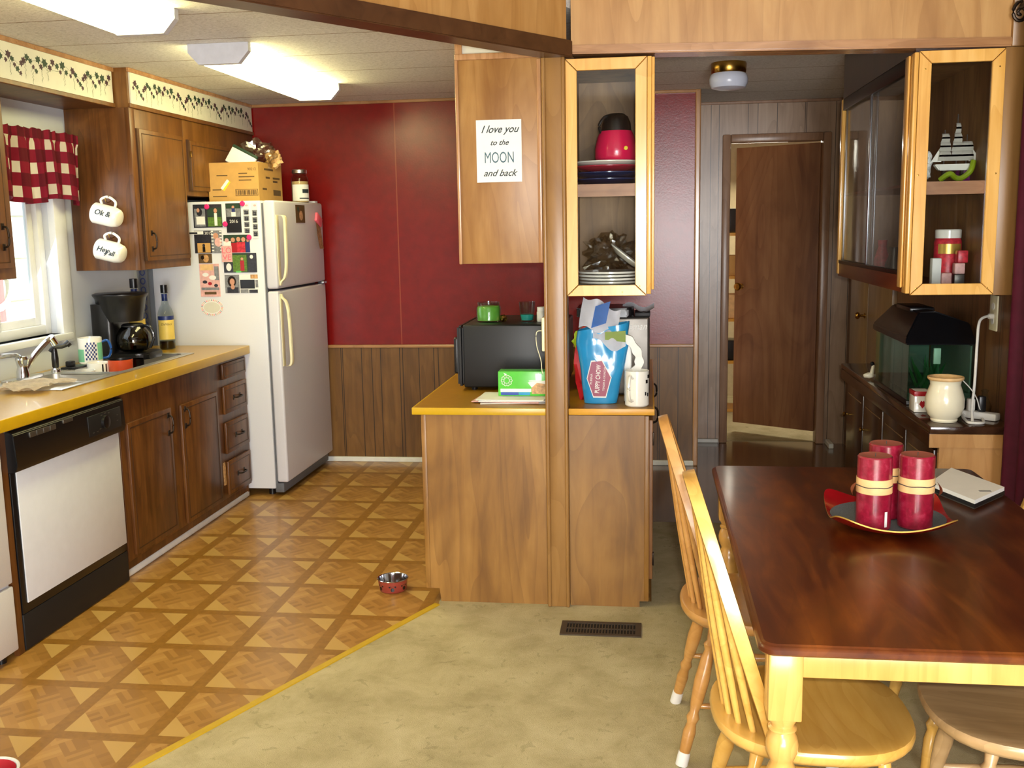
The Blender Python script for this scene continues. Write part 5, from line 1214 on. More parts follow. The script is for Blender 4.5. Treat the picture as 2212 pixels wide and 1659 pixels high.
# hexagonal badge on the bag
ang = R(-3); bx, bz = -.203, PT + .108
HX = [(-.048, .000), (-.034, .074), (.010, .080), (.052, .010), (.034, -.074), (-.018, -.076)]
def T2(p, s=1.0): return (bx + s * (p[0] * math.cos(ang) - p[1] * math.sin(ang)), bz + s * (p[0] * math.sin(ang) + p[1] * math.cos(ang)))
yb_ = 4.222
bm = BM(); prism(bm, [T2(p, 1.04) for p in HX], yb_, yb_ + .010, 'Y'); bd = obj('badge_border', bm, 'paper', bagb, smooth=0)
bm = BM(); prism(bm, [T2(p, .97) for p in HX], yb_ - .0008, yb_ + .009, 'Y', 0)
for s_, sz, dx, sxx, m_ in (('PURINA', .013, -.030, 1.0, 1), ('PUPPY CHOW', .027, -.002, .70, 1), ('TENDER & CRUNCHY', .0115, .024, .9, 1)):
    addtext(bm, s_, sz, (bx + dx, yb_ - .0014, bz + .001), 1, rot=R(86), sx=sxx, ext=.0003, off=.0004 if sz > .02 else 0)
bdo = obj('badge', bm, ['magenta', 'paper'], bagb, smooth=0)
bm = BM(); blob(bm, (-.268, 4.36, PT + .16), .10, 3, .3, 8, (.45, .5, 1.55), fr=5)
t2 = one('snack_bag', bm, 'redprint', 'red and lime snack bag squeezed between post and dog food bag', 'bag', (-.268, 4.36, PT), smooth=25)
bm = BM(); blob(bm, (-.27, 4.345, PT + .255), .05, 3, .4, 12, (.85, .8, 1.0), fr=5); o = obj('lime_top', bm, 'lime', t2); 
# curling paper towel
t = thing('paper_towel', 'white paper towel arching down in front of the silver box', 'paper towel', (-.05, 4.30, PT))
bm = BM(); C = spline([(-.155, 0, PT + .262), (-.118, 0, PT + .285), (-.075, 0, PT + .268), (-.040, 0, PT + .215), (-.036, 0, PT + .165), (-.060, 0, PT + .125)], 8)
rows = []
for q, p in enumerate(C):
    tg = (C[min(len(C) - 1, q + 1)] - C[max(0, q - 1)]).normalized(); nv = Vector((-tg.z, 0, tg.x)); hw = .017 + .003 * math.sin(q * .9)
    rows.append([bm.verts.new((p.x + nv.x * a, b_ + .004 * math.sin(q * .5), p.z + nv.z * a)) for a, b_ in ((-hw, 4.245), (hw, 4.236), (hw, 4.262), (-hw, 4.272))])
for a, b_ in zip(rows, rows[1:]):
    for q in range(4): bm.faces.new((a[q], a[(q + 1) % 4], b_[(q + 1) % 4], b_[q]))
bm.faces.new(rows[0]); bm.faces.new(rows[-1]); obj('loose_end', bm, 'paper', t, smooth=40)
bm = BM(); box(bm, -.098, -.066, 4.275, 4.31, PT + .002, PT + .27, .008, 3); obj('folded_stack', bm, 'paper', t)
t, body = mug('white_mug', -.043, 4.20, PT + .001, .050, .148, 'ceramic', 'white mug with black spots standing beside the dog food bag', hdir=(-.35, -.93))
bm = BM()
for a_, z_, s_ in ((.95, .105, .14), (1.25, .125, .2), (.80, .055, .08), (1.1, .05, .1)): wrap(bm, -.043, 4.20, PT + .001, .0504, -PI / 2 + a_ - s_, -PI / 2 + a_ + s_, z_ - .007, z_ + .008, 0, 4)
obj('black_spots', bm, 'black', body)

# floor things
t = thing('floor_register', 'brown metal floor register set in the carpet before the peninsula', 'vent', (-.18, 3.872, .004))
bm = BM(); slab_with_hole(bm, -.342, -.021, 3.803, 3.942, -.318, -.045, 3.822, 3.923, .004, .010); obj('frame', bm, 'vent', t, smooth=0)
bm = BM(); box(bm, -.318, -.045, 3.822, 3.923, .0045, .0055); obj('recess', bm, 'ventdark', t, smooth=0)
for i in range(22):
    bm = BM(); box(bm, -.312 + i * .0121, -.307 + i * .0121, 3.824, 3.921, .0056, .0088); obj('louvre', bm, 'vent', t, smooth=0)
bm = BM(); box(bm, -.318, -.045, 3.869, 3.875, .0056, .0095); obj('cross_bar', bm, 'vent', t, smooth=0)
def petbowl(cx_, cy_, r_, h_, outm, label, paws):
    t = thing('pet_bowl', label, 'bowl', (cx_, cy_, 0))
    bm = BM(); lathe(bm, [(0, .001), (r_ * .84, .001), (r_ * .90, .006), (r_ * .98, h_ * .92)], (cx_, cy_, 0), 40); ob = obj('outside', bm, outm, t)
    bm = BM(); lathe(bm, [(r_ * .97, h_ * .9), (r_ * 1.03, h_ * .97), (r_ * 1.0, h_), (r_ * .93, h_ * .97), (r_ * .82, .014), (0, .010)], (cx_, cy_, 0), 40); obj('steel_liner', bm, 'chrome' if paws else 'white', t)
    return t
t = petbowl(-1.132, 4.262, .068, .058, plain('copper_red_enamel', (150, 62, 50), .3, coat=.4), 'small steel pet bowl with copper outside and dark paw prints on the linoleum', True)
a0 = facing(-1.132, 4.262)
for off_ in (-1.0, -.05, .85):
    bm = BM()
    for q, (da, dz, s_) in enumerate(((0, .020, .009), (-.20, .033, .0045), (-.07, .038, .0045), (.07, .038, .0045), (.20, .033, .0045))):
        a = a0 + off_ + da; rr = .0645
        bm.faces.new([bm.verts.new((-1.132 + rr * math.cos(a + s_ * 15 * math.cos(w_ * PI / 5)), 4.262 + rr * math.sin(a + s_ * 15 * math.cos(w_ * PI / 5)), dz + s_ * math.sin(w_ * PI / 5))) for w_ in range(10)])
    obj('paw_print', bm, 'black', t, smooth=0)
t = petbowl(-1.925, 2.55, .085, .045, 'pinkclip', 'bowl with white rim and red inside cut off at the bottom left corner', False)
bm = BM(); lathe(bm, [(.0765, .041), (.066, .016), (0, .013)], (-1.925, 2.55, 0), 36); obj('red_inside', bm, 'redprint', t)

# ======================= DINING TABLE =======================
TX0, TX1, TY0, TY1, TZ = .228, 1.115, 2.008, 3.60, .75
t = thing('dining_table', 'dining table with dark mahogany top and honey coloured turned legs', 'table', ((TX0 + TX1) / 2, (TY0 + TY1) / 2, 0))
P = rrect(TX0, TX1, TY0, TY1, .035, 6)
bm = BM(); Ls = []
def ring_at(e, z_): return [bm.verts.new((a, b_, z_)) for a, b_ in rrect(TX0 + e, TX1 - e, TY0 + e, TY1 - e, max(.004, .035 - e * .8), 6)]
for e, z_ in ((.030, TZ - .024), (.006, TZ - .024), (0, TZ - .019), (0, TZ - .010), (.003, TZ - .0055), (.0075, TZ - .003)): Ls.append(ring_at(e, z_))
for a, b_ in zip(Ls, Ls[1:]):
    for i in range(len(a)): bm.faces.new((a[i], a[(i + 1) % len(a)], b_[(i + 1) % len(a)], b_[i]))
bm.faces.new(Ls[0]); bm.faces.new(Ls[-1]); tt = obj('tabletop', bm, 'table', t, smooth=30)
bm = BM(); Ls = [ring_at(.0074, TZ - .003), ring_at(.012, TZ)]
for i in range(len(Ls[0])): bm.faces.new((Ls[0][i], Ls[0][(i + 1) % len(Ls[0])], Ls[1][(i + 1) % len(Ls[0])], Ls[1][i]))
bm.faces.new(Ls[1]); bm.faces.new(Ls[0]); obj('inlaid_surface', bm, 'table', tt, smooth=0)
LX0, LX1, LY0, LY1 = TX0 + .022, TX1 - .022, TY0 + .022, TY1 - .04
for nm, a in (('apron', (LX0 + .07, LX1 - .07, LY0 + .018, LY0 + .038)), ('apron', (LX0 + .07, LX1 - .07, LY1 - .038, LY1 - .018)), ('apron', (LX0 + .018, LX0 + .038, LY0 + .07, LY1 - .07)), ('apron', (LX1 - .038, LX1 - .018, LY0 + .07, LY1 - .07))):
    bm = BM(); box(bm, *a, TZ - .084, TZ - .0245, .002); obj(nm, bm, 'legwood', t)
for lx, ly in ((LX0, LY0), (LX1 - .07, LY0), (LX0, LY1 - .07), (LX1 - .07, LY1 - .07)):
    bm = BM(); c_ = (lx + .035, ly + .035)
    box(bm, lx, lx + .07, ly, ly + .07, .575, TZ - .0245, .004)
    lathe(bm, [(.033, .576), (.033, .572), (.026, .560), (.024, .553), (.030, .549), (.030, .545), (.024, .541), (.031, .528), (.0345, .512), (.033, .495), (.026, .478), (.0235, .470), (.031, .452), (.036, .425), (.0355, .38), (.031, .28), (.026, .18), (.023, .12), (.030, .112), (.030, .104), (.022, .098), (.028, .07), (.026, .04), (.020, .006), (0, .004)], (c_[0], c_[1], 0), 28)
    obj('leg', bm, 'legwood', t, smooth=40)

# tray, candles, notebook
tcx, tcy = .672, 2.885
t = thing('candle_tray', 'square red lacquer tray with upturned corners and grey round centre', 'tray', (tcx, tcy, TZ))
def rad(a, s): # rounded square outline turned a little
    th = a * 2 * PI + R(3); c_, q_ = abs(math.cos(th)), abs(math.sin(th))
    return s / ((c_ ** 7 + q_ ** 7) ** (1 / 7))
def tray_z(r_): return TZ + .0035 + 3.2 * max(0, r_ - .075) ** 2
bm = BM(); NA, NR = 96, 10
def tring(f, dz): return [bm.verts.new((tcx + rad(i / NA, .162) * f * math.cos(i / NA * 2 * PI), tcy + rad(i / NA, .162) * f * math.sin(i / NA * 2 * PI), tray_z(rad(i / NA, .162) * f) + dz)) for i in range(NA)]
top = [tring((q + 1) / NR, .004) for q in range(NR)]; bot = [tring((q + 1) / NR, 0) for q in range(NR)]
for S in (top, bot):
    for a, b_ in zip(S, S[1:]):
        for i in range(NA): bm.faces.new((a[i], a[(i + 1) % NA], b_[(i + 1) % NA], b_[i]))
    bm.faces.new(S[0])
for i in range(NA): bm.faces.new((top[-1][i], top[-1][(i + 1) % NA], bot[-1][(i + 1) % NA], bot[-1][i])).material_index = 1
obj('tray_body', bm, ['trayred', 'gold'], t, smooth=50)
bm = BM(); rr_ = [[bm.verts.new((tcx + .155 * (q / 6) * math.cos(i / 48 * 2 * PI), tcy + .155 * (q / 6) * math.sin(i / 48 * 2 * PI), tray_z(.155 * q / 6) + .0050)) for i in range(48)] for q in range(1, 7)]
for a, b_ in zip(rr_, rr_[1:]):
    for i in range(48): bm.faces.new((a[i], a[(i + 1) % 48], b_[(i + 1) % 48], b_[i]))
bm.faces.new(rr_[0]); obj('grey_centre', bm, 'traygrey', t, smooth=50)
def candle(cx_, cy_, z0, h_, label, leaf=0):
    t = thing('pillar_candle', label, 'candle', (cx_, cy_, z0), group='red pillar candles on the tray')
    r_ = .0465
    bm = BM(); lathe(bm, [(0, 0), (r_ - .004, 0), (r_, .004), (r_, h_ - .004), (r_ - .003, h_)], (cx_, cy_, z0), 44); obj('wax_body', bm, 'waxred', t)
    bm = BM(); lathe(bm, [(r_ - .003, h_), (r_ - .006, h_ - .001), (.012, h_ - .003), (0, h_ - .004)], (cx_, cy_, z0), 36); obj('wax_top', bm, 'waxtop', t)
    bm = BM(); lathe(bm, [(r_ - .001, h_ * .50), (r_ + .0014, h_ * .502), (r_ + .0014, h_ * .70), (r_ - .001, h_ * .702)], (cx_, cy_, z0), 44); bd = obj('bark_band', bm, 'birch', t)
    bm = BM(); tube(bm, [(cx_ + (r_ + .0024) * math.cos(a * PI / 18), cy_ + (r_ + .0024) * math.sin(a * PI / 18), z0 + h_ * .60 + .001 * math.sin(a)) for a in range(37)], .0013, 6); obj('cord', bm, 'string', bd)
    bm = BM(); tube(bm, [(cx_, cy_, z0 + h_ - .006), (cx_ + .001, cy_, z0 + h_ + .006)], .0012, 6); obj('wick', bm, 'string', t)
    if leaf:
        s_ = leaf; bm = BM()
        sheet(bm, lambda a, b_: (cx_ + s_ * (r_ + .004 + .012 * math.sin(a * 2.6)), cy_ - .012 + .024 * (b_ - .5) * 1.4 * math.sin(PI * min(.98, a + .02)), z0 + h_ * .64 - .040 * a), 8, 5, thick=.002)
        obj('dried_leaf', bm, 'leather', bd, smooth=60)
cz_ = TZ + .0095
candle(.622, 2.832, cz_ + .0, .205, 'red pillar candle with bark band, front left of the three', -1)
candle(.738, 2.850, cz_ + .0, .205, 'red pillar candle with bark band, front right of the three', 1)
candle(.676, 2.948, cz_, .215, 'red pillar candle standing behind the two front candles')
bm = BM(); wrap(bm, .622, 2.832, cz_, .0469, -1.1, -.9, .012, .055, 0, 3)
st_ = obj('price_sticker', bm, 'paper', None); st_.parent = bpy.data.objects['pillar_candle']; st_.location = -bpy.data.objects['pillar_candle'].location
def quad_pad(name, P, z0, z1, m_, parent=None):
    bm = BM(); prism(bm, P, z0, z1); return obj(name, bm, m_, parent, 0)
t = thing('notebook', 'white paper pad on a black folder at the back corner of the table', 'notebook', (1.0, 3.28, TZ + .001))
NP = [(.885, 3.27), (.960, 3.06), (1.098, 3.225), (1.010, 3.48)]
def insetP(P, k_): 
    c_ = (sum(p[0] for p in P) / 4, sum(p[1] for p in P) / 4); return [(c_[0] + (p[0] - c_[0]) * k_, c_[1] + (p[1] - c_[1]) * k_) for p in P]
quad_pad('lower_sheets', insetP(NP, .97), TZ + .001, TZ + .006, 'silver', t); quad_pad('black_folder', NP, TZ + .006, TZ + .018, 'blackmatte', t); pd = quad_pad('paper_pad', insetP(NP, .985), TZ + .018, TZ + .030, 'paper', t)
bm = BM(); box(bm, 1.005, 1.04, 3.165, 3.178, TZ + .030, TZ + .0304); obj('printed_corner', bm, 'grey_print', pd, smooth=0)

# ======================= WINDSOR CHAIRS =======================
def windsor(name, label, cx_, cy_, rz, mat, caps=False, group='bow-back wooden dining chairs', sxk=1.0):
    t = thing(name, label, 'chair', (cx_, cy_, .004), rz, group)
    def O(n, bm, m_, par=t, sm=40): return obj(n, bm, m_, par, sm, world=False)
    zt = .452
    def outline(s=1.0):
        out = []
        for i in range(48):
            a = i / 48 * 2 * PI; c_, q_ = math.cos(a), math.sin(a)
            r_ = 1 / ((abs(c_) ** 2.5 + abs(q_) ** 2.5) ** (1 / 2.5))
            x_ = .232 * sxk * r_ * c_; y_ = .235 * r_ * q_ * (1 + .07 * (c_ if c_ > 0 else c_ * .5))
            out.append((x_ * s, y_ * s))
        return out
    bm = BM(); rings = []
    for s, z_ in ((.86, zt - .038), (.955, zt - .034), (.993, zt - .022), (1.0, zt - .010), (.985, zt - .002), (.95, zt)): rings.append([bm.verts.new((a, b_, z_)) for a, b_ in outline(s)])
    for a, b_ in zip(rings, rings[1:]):
        for i in range(48): bm.faces.new((a[i], a[(i + 1) % 48], b_[(i + 1) % 48], b_[i]))
    bm.faces.new(rings[0])
    prev = rings[-1]
    for s, dz in ((.80, -.003), (.55, -.008), (.25, -.011)):
        cur = [bm.verts.new((a - .02 * (1 - s), b_, zt + dz)) for a, b_ in outline(s)]
        for i in range(48): bm.faces.new((prev[i], prev[(i + 1) % 48], cur[(i + 1) % 48], cur[i]))
        prev = cur
    bm.faces.new(prev); O('seat', bm, mat, sm=50)
    # bow: feet on the seat, leaning back as it rises
    def bowpt(u):
        a = PI * u; H_ = .570
        y_ = .192 * math.cos(a) * (1 + .16 * math.sin(a) ** .8) * (abs(math.cos(a)) ** -.28 if abs(math.cos(a)) > .02 else 1)
        y_ = max(-.222, min(.222, y_))
        z_ = H_ * math.sin(a) ** .80
        x_ = -.105 * sxk - .180 * (z_ / H_)
        return Vector((x_, y_, zt - .012 + z_))
    N = 56; pts = [bowpt(i / N) for i in range(N + 1)]
    bm = BM(); rows = []
    nrmv = Vector((1, 0, .27)).normalized()
    for i, p in enumerate(pts):
        tg = (pts[min(N, i + 1)] - pts[max(0, i - 1)]).normalized(); wv = tg.cross(nrmv).normalized(); nv = wv.cross(tg).normalized()
        hw, hd = .0095, .0145
        rows.append([bm.verts.new(p + wv * a + nv * b_) for a, b_ in ((-hw, -hd), (-hw * .2, -hd * 1.12), (hw, -hd), (hw * 1.1, 0), (hw, hd), (hw * .2, hd * 1.1), (-hw, hd), (-hw * 1.1, 0))])
    for a, b_ in zip(rows, rows[1:]):
        for i in range(8): bm.faces.new((a[i], a[(i + 1) % 8], b_[(i + 1) % 8], b_[i]))
    bm.faces.new(rows[0]); bm.faces.new(rows[-1]); O('bow', bm, mat, sm=50)
    for k_, ad in enumerate((-42, -28, -14, 0, 14, 28, 42)):
        a = PI + R(ad); f = Vector((.198 * sxk * math.cos(a), .198 * math.sin(a), zt - .01))
        yy = .198 * math.sin(a) * 1.16
        best = min(pts[N // 8: N - N // 8], key=lambda p: abs(p.y - yy))
        bm = BM(); mid = f.lerp(best, .42); tube(bm, [f, f.lerp(best, .2), mid, f.lerp(best, .75), best], .008, 10, rs=[.0072, .0090, .0102, .0075, .0058]); O('spindle', bm, mat)
    feet = []
    for sx_, sy_ in ((1, 1), (1, -1), (-1, 1), (-1, -1)):
        a = Vector((.135 * sx_, .145 * sy_, zt - .03)); b_ = Vector(((.205 if sx_ > 0 else .235) * sx_, .205 * sy_, .0)); feet.append((a, b_))
        prof = [(0, .014), (.05, .017), (.12, .013), (.15, .020), (.19, .013), (.24, .018), (.40, .0225), (.55, .0185), (.62, .013), (.66, .020), (.70, .014), (.76, .019), (.88, .0165), (1.0, .0125)]
        bm = BM(); tube(bm, [a.lerp(b_, q) for q, _ in prof], .02, 14, rs=[r_ for _, r_ in prof]); lg = O('leg', bm, mat)
        if caps:
            bm = BM(); tube(bm, [a.lerp(b_, .905), a.lerp(b_, .93), a.lerp(b_, 1.0)], .018, 14, rs=[.0175, .0185, .0185]); O('rubber_cap', bm, 'rubber', lg)
    def mid_of(i, q): a, b_ = feet[i]; return a.lerp(b_, q)
    for i, j in ((0, 2), (1, 3)):
        p, q = mid_of(i, .58), mid_of(j, .58); bm = BM(); tube(bm, [p.lerp(q, u) for u in (0, .1, .3, .5, .7, .9, 1)], .01, 12, rs=[.007, .009, .012, .016, .012, .009, .007]); O('stretcher', bm, mat)
    p = mid_of(0, .58).lerp(mid_of(2, .58), .5); q = mid_of(1, .58).lerp(mid_of(3, .58), .5)
    bm = BM(); tube(bm, [p.lerp(q, u) for u in (0, .1, .3, .5, .7, .9, 1)], .01, 12, rs=[.007, .009, .012, .015, .012, .009, .007]); O('stretcher', bm, mat)
    return t
windsor('dining_chair', 'honey coloured bow-back chair nearest the camera, at the left side of table', .385, 2.36, R(2), 'chair')
windsor('dining_chair', 'bow-back chair with white leg caps, farther chair at the left side of table', .335, 3.07, R(1), 'chair_oak', caps=True)
windsor('dining_chair', 'chair with dull pale seat pushed under the right side of the table', .925, 2.42, R(178), 'chair_dull', sxk=1.13)
windsor('dining_chair', 'chair at the far right of the table showing only its bow edge', 1.005, 3.09, R(181), 'chair')

# ======================= HUTCH ON THE RIGHT WALL =======================
t = thing('hutch_upper', 'dark wood hutch top with sliding glass doors on the right wall', 'cabinet', (1.2, 4.9, 1.31))
HX = 1.0
bm = BM(); box(bm, HX + .004, RX, PY + .02, 5.6, 2.228, CZ - .001); box(bm, 1.318, RX, PY - .004, 5.6, 1.31, 2.228); obj('wood_surround', bm, 'hutch_dark', t)
bm = BM(); box(bm, HX, HX + .014, 4.15, 5.585, 1.318, 1.385, .002); obj('bottom_rail', bm, 'rust', t)
bm = BM(); box(bm, HX - .004, HX + .020, 4.16, 5.56, 2.165, 2.222, .002); obj('top_track', bm, 'bronze', t)
bm = BM(); box(bm, HX - .004, HX + .020, 4.16, 5.56, 1.385, 1.402, .002); obj('bottom_track', bm, 'bronze', t)
bm = BM(); box(bm, HX - .006, HX + .012, 5.56, 5.60, 1.33, 2.222, .003); obj('far_stile', bm, 'pine', t)
bm = BM(); box(bm, HX - .010, HX + .006, 4.105, 4.17, 1.32, 2.222, .003); box(bm, HX - .018, HX - .010, 4.16, 4.215, 1.34, 2.218, .003); obj('near_stile', bm, 'pine', t)
bm = BM(); box(bm, 1.317, RX - .002, PY - .012, PY - .004, 1.31, 2.23, .002); obj('filler_board', bm, 'post', t)
for y0, y1, xo in ((4.205, 4.93, HX + .002), (4.82, 5.56, HX + .012)):
    bm = BM(); a = .028
    box(bm, xo, xo + .007, y0, y0 + a, 1.40, 2.168, .002); box(bm, xo, xo + .007, y1 - a, y1, 1.40, 2.168, .002)
    sf = obj('sliding_door_frame', bm, 'alu', t)
    bm = BM(); box(bm, xo + .002, xo + .005, y0 + a, y1 - a, 1.40, 2.168); obj('sliding_pane', bm, 'paneglass', sf, smooth=0)
# the end cabinet's own left side is the sliding glass: take its case side away there
cs = [o for o in g2.children if o.name.startswith('case')][0]
b = bmesh.new(); a = .014; x0, x1, z0, z1, y1 = 1.008, 1.315, 1.314, 2.226, 5.6
box(b, x1 - a, x1, PY, y1, z0, z1); box(b, x0 + a, x1 - a, y1 - a, y1, z0, z1); box(b, x0 + a, x1 - a, PY, y1 - a, z1 - a, z1); box(b, x0 + .012, x0 + .03, PY, PY + .02, z0, z1)
b.transform(Matrix.Translation(-LOC[g2.name])); b.to_mesh(cs.data); b.free()
# things in the hutch
sz = 1.746
t = thing('model_ship', 'white model sailing ship on the upper shelf of the hutch', 'model ship', (1.21, 4.38, sz))
SXc, SYc = 1.215, 4.36
bm = BM(); prism(bm, [(SXc - .075, sz + .075), (SXc + .085, sz + .075), (SXc + .065, sz + .050), (SXc - .055, sz + .050)], SYc - .018, SYc + .018, 'Y'); bmesh.ops.bevel(bm, geom=bm.edges[:], offset=.004, segments=2, affect='EDGES'); obj('hull', bm, 'ceramic', t)
bm = BM(); box(bm, SXc - .04, SXc - .03, SYc - .01, SYc + .01, sz + .001, sz + .052); box(bm, SXc + .03, SXc + .04, SYc - .01, SYc + .01, sz + .001, sz + .052); box(bm, SXc - .05, SXc + .05, SYc - .015, SYc + .015, sz, sz + .006); obj('stand', bm, 'bronze', t)
for mx, mh in ((-.035, .21), (.012, .27), (.05, .19)):
    bm = BM(); tube(bm, [(SXc + mx, SYc, sz + .06), (SXc + mx, SYc, sz + mh)], .0022, 6); ms_ = obj('mast', bm, 'string', t)
    for q, (w_, z0_, z1_) in enumerate(((.026, .088, .128), (.023, .126, .163), (.017, .160, .195), (.011, .196, .235))):
        if z1_ > mh: continue
        bm = BM(); sheet(bm, lambda a, b_: (SXc + mx + (a - .5) * 2 * w_ * (1 - .22 * b_), SYc - .008 - .010 * math.sin(PI * b_), sz + z0_ + (z1_ - z0_) * b_), 6, 5, thick=.0008); obj('sail', bm, 'ceramic', ms_, smooth=60)
for P in ([(SXc - .085, sz + .085), (SXc - .045, sz + .085), (SXc - .040, sz + .16)], [(SXc + .06, sz + .085), (SXc + .105, sz + .088), (SXc + .055, sz + .16)]):
    bm = BM(); prism(bm, P, SYc - .001, SYc + .001, 'Y'); obj('jib', bm, 'ceramic', t, smooth=0)
bm = BM(); tube(bm, spline([(1.16, 4.33, sz + .012), (1.19, 4.31, sz + .035), (1.215, 4.32, sz + .020), (1.24, 4.32, sz + .018), (1.272, 4.32, sz + .045), (1.285, 4.33, sz + .085)], 8), .011, 10)
one('yellow_ribbon', bm, 'lime', 'bright yellow green ribbon curling in front of the model ship', 'ribbon', (1.22, 4.32, sz))
bm = BM(); blob(bm, (1.288, 4.45, sz + .035), .033, 3, .4, 6, fr=5)
one('purple_ornament', bm, 'purple', 'purple ornament on the hutch shelf right of the ship', 'ornament', (1.288, 4.45, sz))
bm = BM(); blob(bm, (1.098, 4.40, sz + .078), .048, 4, .55, 2, (.8, .9, 1.25), fr=5)
one('white_tissue', bm, 'paper', 'crumpled white tissue on the hutch shelf left of the ship', 'tissue', (1.10, 4.40, sz), smooth=20)
zl = 1.337
t = thing('candy_jar', 'red labelled jar with white lid on the lower hutch shelf', 'jar', (1.238, 4.42, zl))
bm = BM(); lathe(bm, [(0, 0), (.05, 0), (.054, .005), (.054, .175), (.046, .19), (0, .19)], (1.238, 4.46, zl), 32); obj('body', bm, 'candy', t)
bm = BM(); lathe(bm, [(0, .188), (.051, .188), (.052, .22), (.049, .224), (0, .224)], (1.238, 4.46, zl), 32); obj('lid', bm, 'ceramic', t)
bm = BM(); wrap(bm, 1.238, 4.46, zl, .0546, -PI / 2 - 1.0, -PI / 2 + .9, .125, .165, 0, 10); obj('label', bm, 'gold', t)
for i, (x_, z_, m_) in enumerate(((1.255, 0, 'silver'), (1.255, .045, 'softpink'), (1.265, .09, 'candy'), (1.205, .0, 'softpink'), (1.165, 0, 'paper'))):
    bm = BM(); s_ = .020 if i != 4 else .018; hh = (.044, .044, .05, .05, .11)[i]
    box(bm, x_ - s_, x_ + s_, 4.335, 4.375, zl + z_, zl + z_ + hh, .004)
    one('treat_box', bm, m_, ('clear silver box at the bottom of the small pile in the hutch', 'pale pink box in the middle of the small pile in hutch', 'red box on top of the small pile in the hutch', 'pale pink box standing left of the small pile in the hutch', 'upright white box left of the red candy jar in the hutch')[i], 'box', (x_, 4.355, zl + z_), 'small boxes on the lower hutch shelf')
for i in range(4):
    z_ = zl + i * .075
    bm = BM(); lathe(bm, [(0, 0), (.022, 0), (.024, .004), (.006, .010), (.005, .030), (.028, .045), (.034, .072), (.032, .072), (.027, .048), (0, .035)], (1.085, 4.42, z_), 24)
    one('glass_goblet', bm, 'whitefilm', ('lowest', 'second lowest', 'second highest', 'topmost')[i] + ' pale goblet in the stack at the left of the hutch shelf', 'goblet', (1.085, 4.42, z_), 'pale goblets stacked in the hutch')
for i, (y_, h_, m_) in enumerate(((4.75, .20, 'maroon'), (5.05, .14, 'silver'), (5.30, .17, 'candy'))):
    bm = BM(); lathe(bm, [(0, 0), (.03, 0), (.04, h_ * .4), (.02, h_ * .8), (.024, h_), (0, h_)], (1.16, y_, zl), 24)
    one('vase', bm, m_, ('maroon vase', 'silver vase', 'bright red vase')[i] + ' on the lower hutch shelf behind the sliding glass', 'vase', (1.16, y_, zl), 'vases behind the sliding glass')
# lower hutch
t = thing('low_hutch', 'low dark cabinet under the aquarium with a maple end panel', 'cabinet', (1.27, 5.0, 0))
bm = BM(); box(bm, 1.145, RX - .002, 4.115, 5.93, 0.001, .77); obj('carcass', bm, 'hutch_dark', t)
bm = BM(); box(bm, 1.100, RX - .002, 4.085, 5.95, .770, .800, .004, 2); obj('top_board', bm, 'hutch_top', t)
bm = BM(); box(bm, 1.098, 1.150, 4.09, 5.94, .715, .771, .003); obj('upper_rail', bm, 'hutch_dark', t)
bm = BM(); box(bm, 1.140, RX - .002, 4.095, 4.116, .001, .715); box(bm, 1.100, RX - .002, 4.087, 4.116, .715, .769); obj('end_panel', bm, 'hutch_end', t, smooth=0)
for i in range(4):
    y0 = 4.14 + i * .45
    bm = BM(); box(bm, 1.131, 1.146, y0, y0 + .42, .06, .695, .004); dd = obj('door', bm, 'hutch_dark', t)
    bm = BM(); box(bm, 1.129, 1.132, y0 + .04, y0 + .38, .11, .115); box(bm, 1.129, 1.132, y0 + .04, y0 + .38, .64, .645); obj('field_groove', bm, 'closet', dd, smooth=0)
    bm = BM(); b = bmesh.new(); lathe(b, [(0, 0), (.006, .002), (.006, .012), (.014, .02), (.010, .028), (0, .03)], seg=14); b.transform(Matrix.Translation((1.131, y0 + .38, .52)) @ Matrix.Rotation(R(-90), 4, 'Y')); merge(bm, b); obj('knob', bm, 'brass', dd)
HZ = .8005
# aquarium
t = thing('aquarium', 'small glass fish tank with black hood standing on the dark hutch', 'aquarium', (1.25, 4.86, HZ))
AX0, AX1, AY0, AY1 = 1.125, 1.395, 4.56, 5.20
bm = BM(); box(bm, AX0 - .004, AX1 + .004, AY0 - .004, AY1 + .004, HZ, HZ + .022, .003); obj('base_frame', bm, 'black', t)
bm = BM(); g_ = .005
box(bm, AX0, AX1, AY0, AY0 + g_, HZ + .022, 1.07); box(bm, AX0, AX1, AY1 - g_, AY1, HZ + .022, 1.07); box(bm, AX0, AX0 + g_, AY0 + g_, AY1 - g_, HZ + .022, 1.07); box(bm, AX1 - g_, AX1, AY0 + g_, AY1 - g_, HZ + .022, 1.07); obj('glass_walls', bm, 'fishwater', t, smooth=0)
bm = BM(); box(bm, AX0 + g_, AX1 - g_, AY0 + g_, AY1 - g_, HZ + .0225, HZ + .055); obj('gravel', bm, 'gravel', t)
bm = BM(); box(bm, AX1 - .012, AX1 - g_ - .001, AY0 + .01, AY1 - .01, HZ + .056, 1.06); box(bm, AX0 + .015, AX1 - .02, AY1 - .012, AY1 - g_ - .001, HZ + .056, 1.06); obj('backdrop', bm, 'backdrop', t, smooth=0)
bm = BM(); rn = random.Random(3)
for i in range(26):
    x_, y_ = 1.24 + rn.uniform(-.04, .05), 4.68 + rn.uniform(-.05, .07); h_ = rn.uniform(.06, .17); dx = rn.uniform(-.04, .04)
    vs = [bm.verts.new(p) for p in ((x_ - .006, y_, HZ + .05), (x_ + .006, y_, HZ + .05), (x_ + dx + .007, y_ + dx * .5, HZ + .05 + h_ * .6), (x_ + dx * 1.7, y_ + dx, HZ + .05 + h_), (x_ + dx - .007, y_ + dx * .5, HZ + .05 + h_ * .6))]
    bm.faces.new(vs)
obj('water_plant', bm, 'plantg', t, smooth=0)
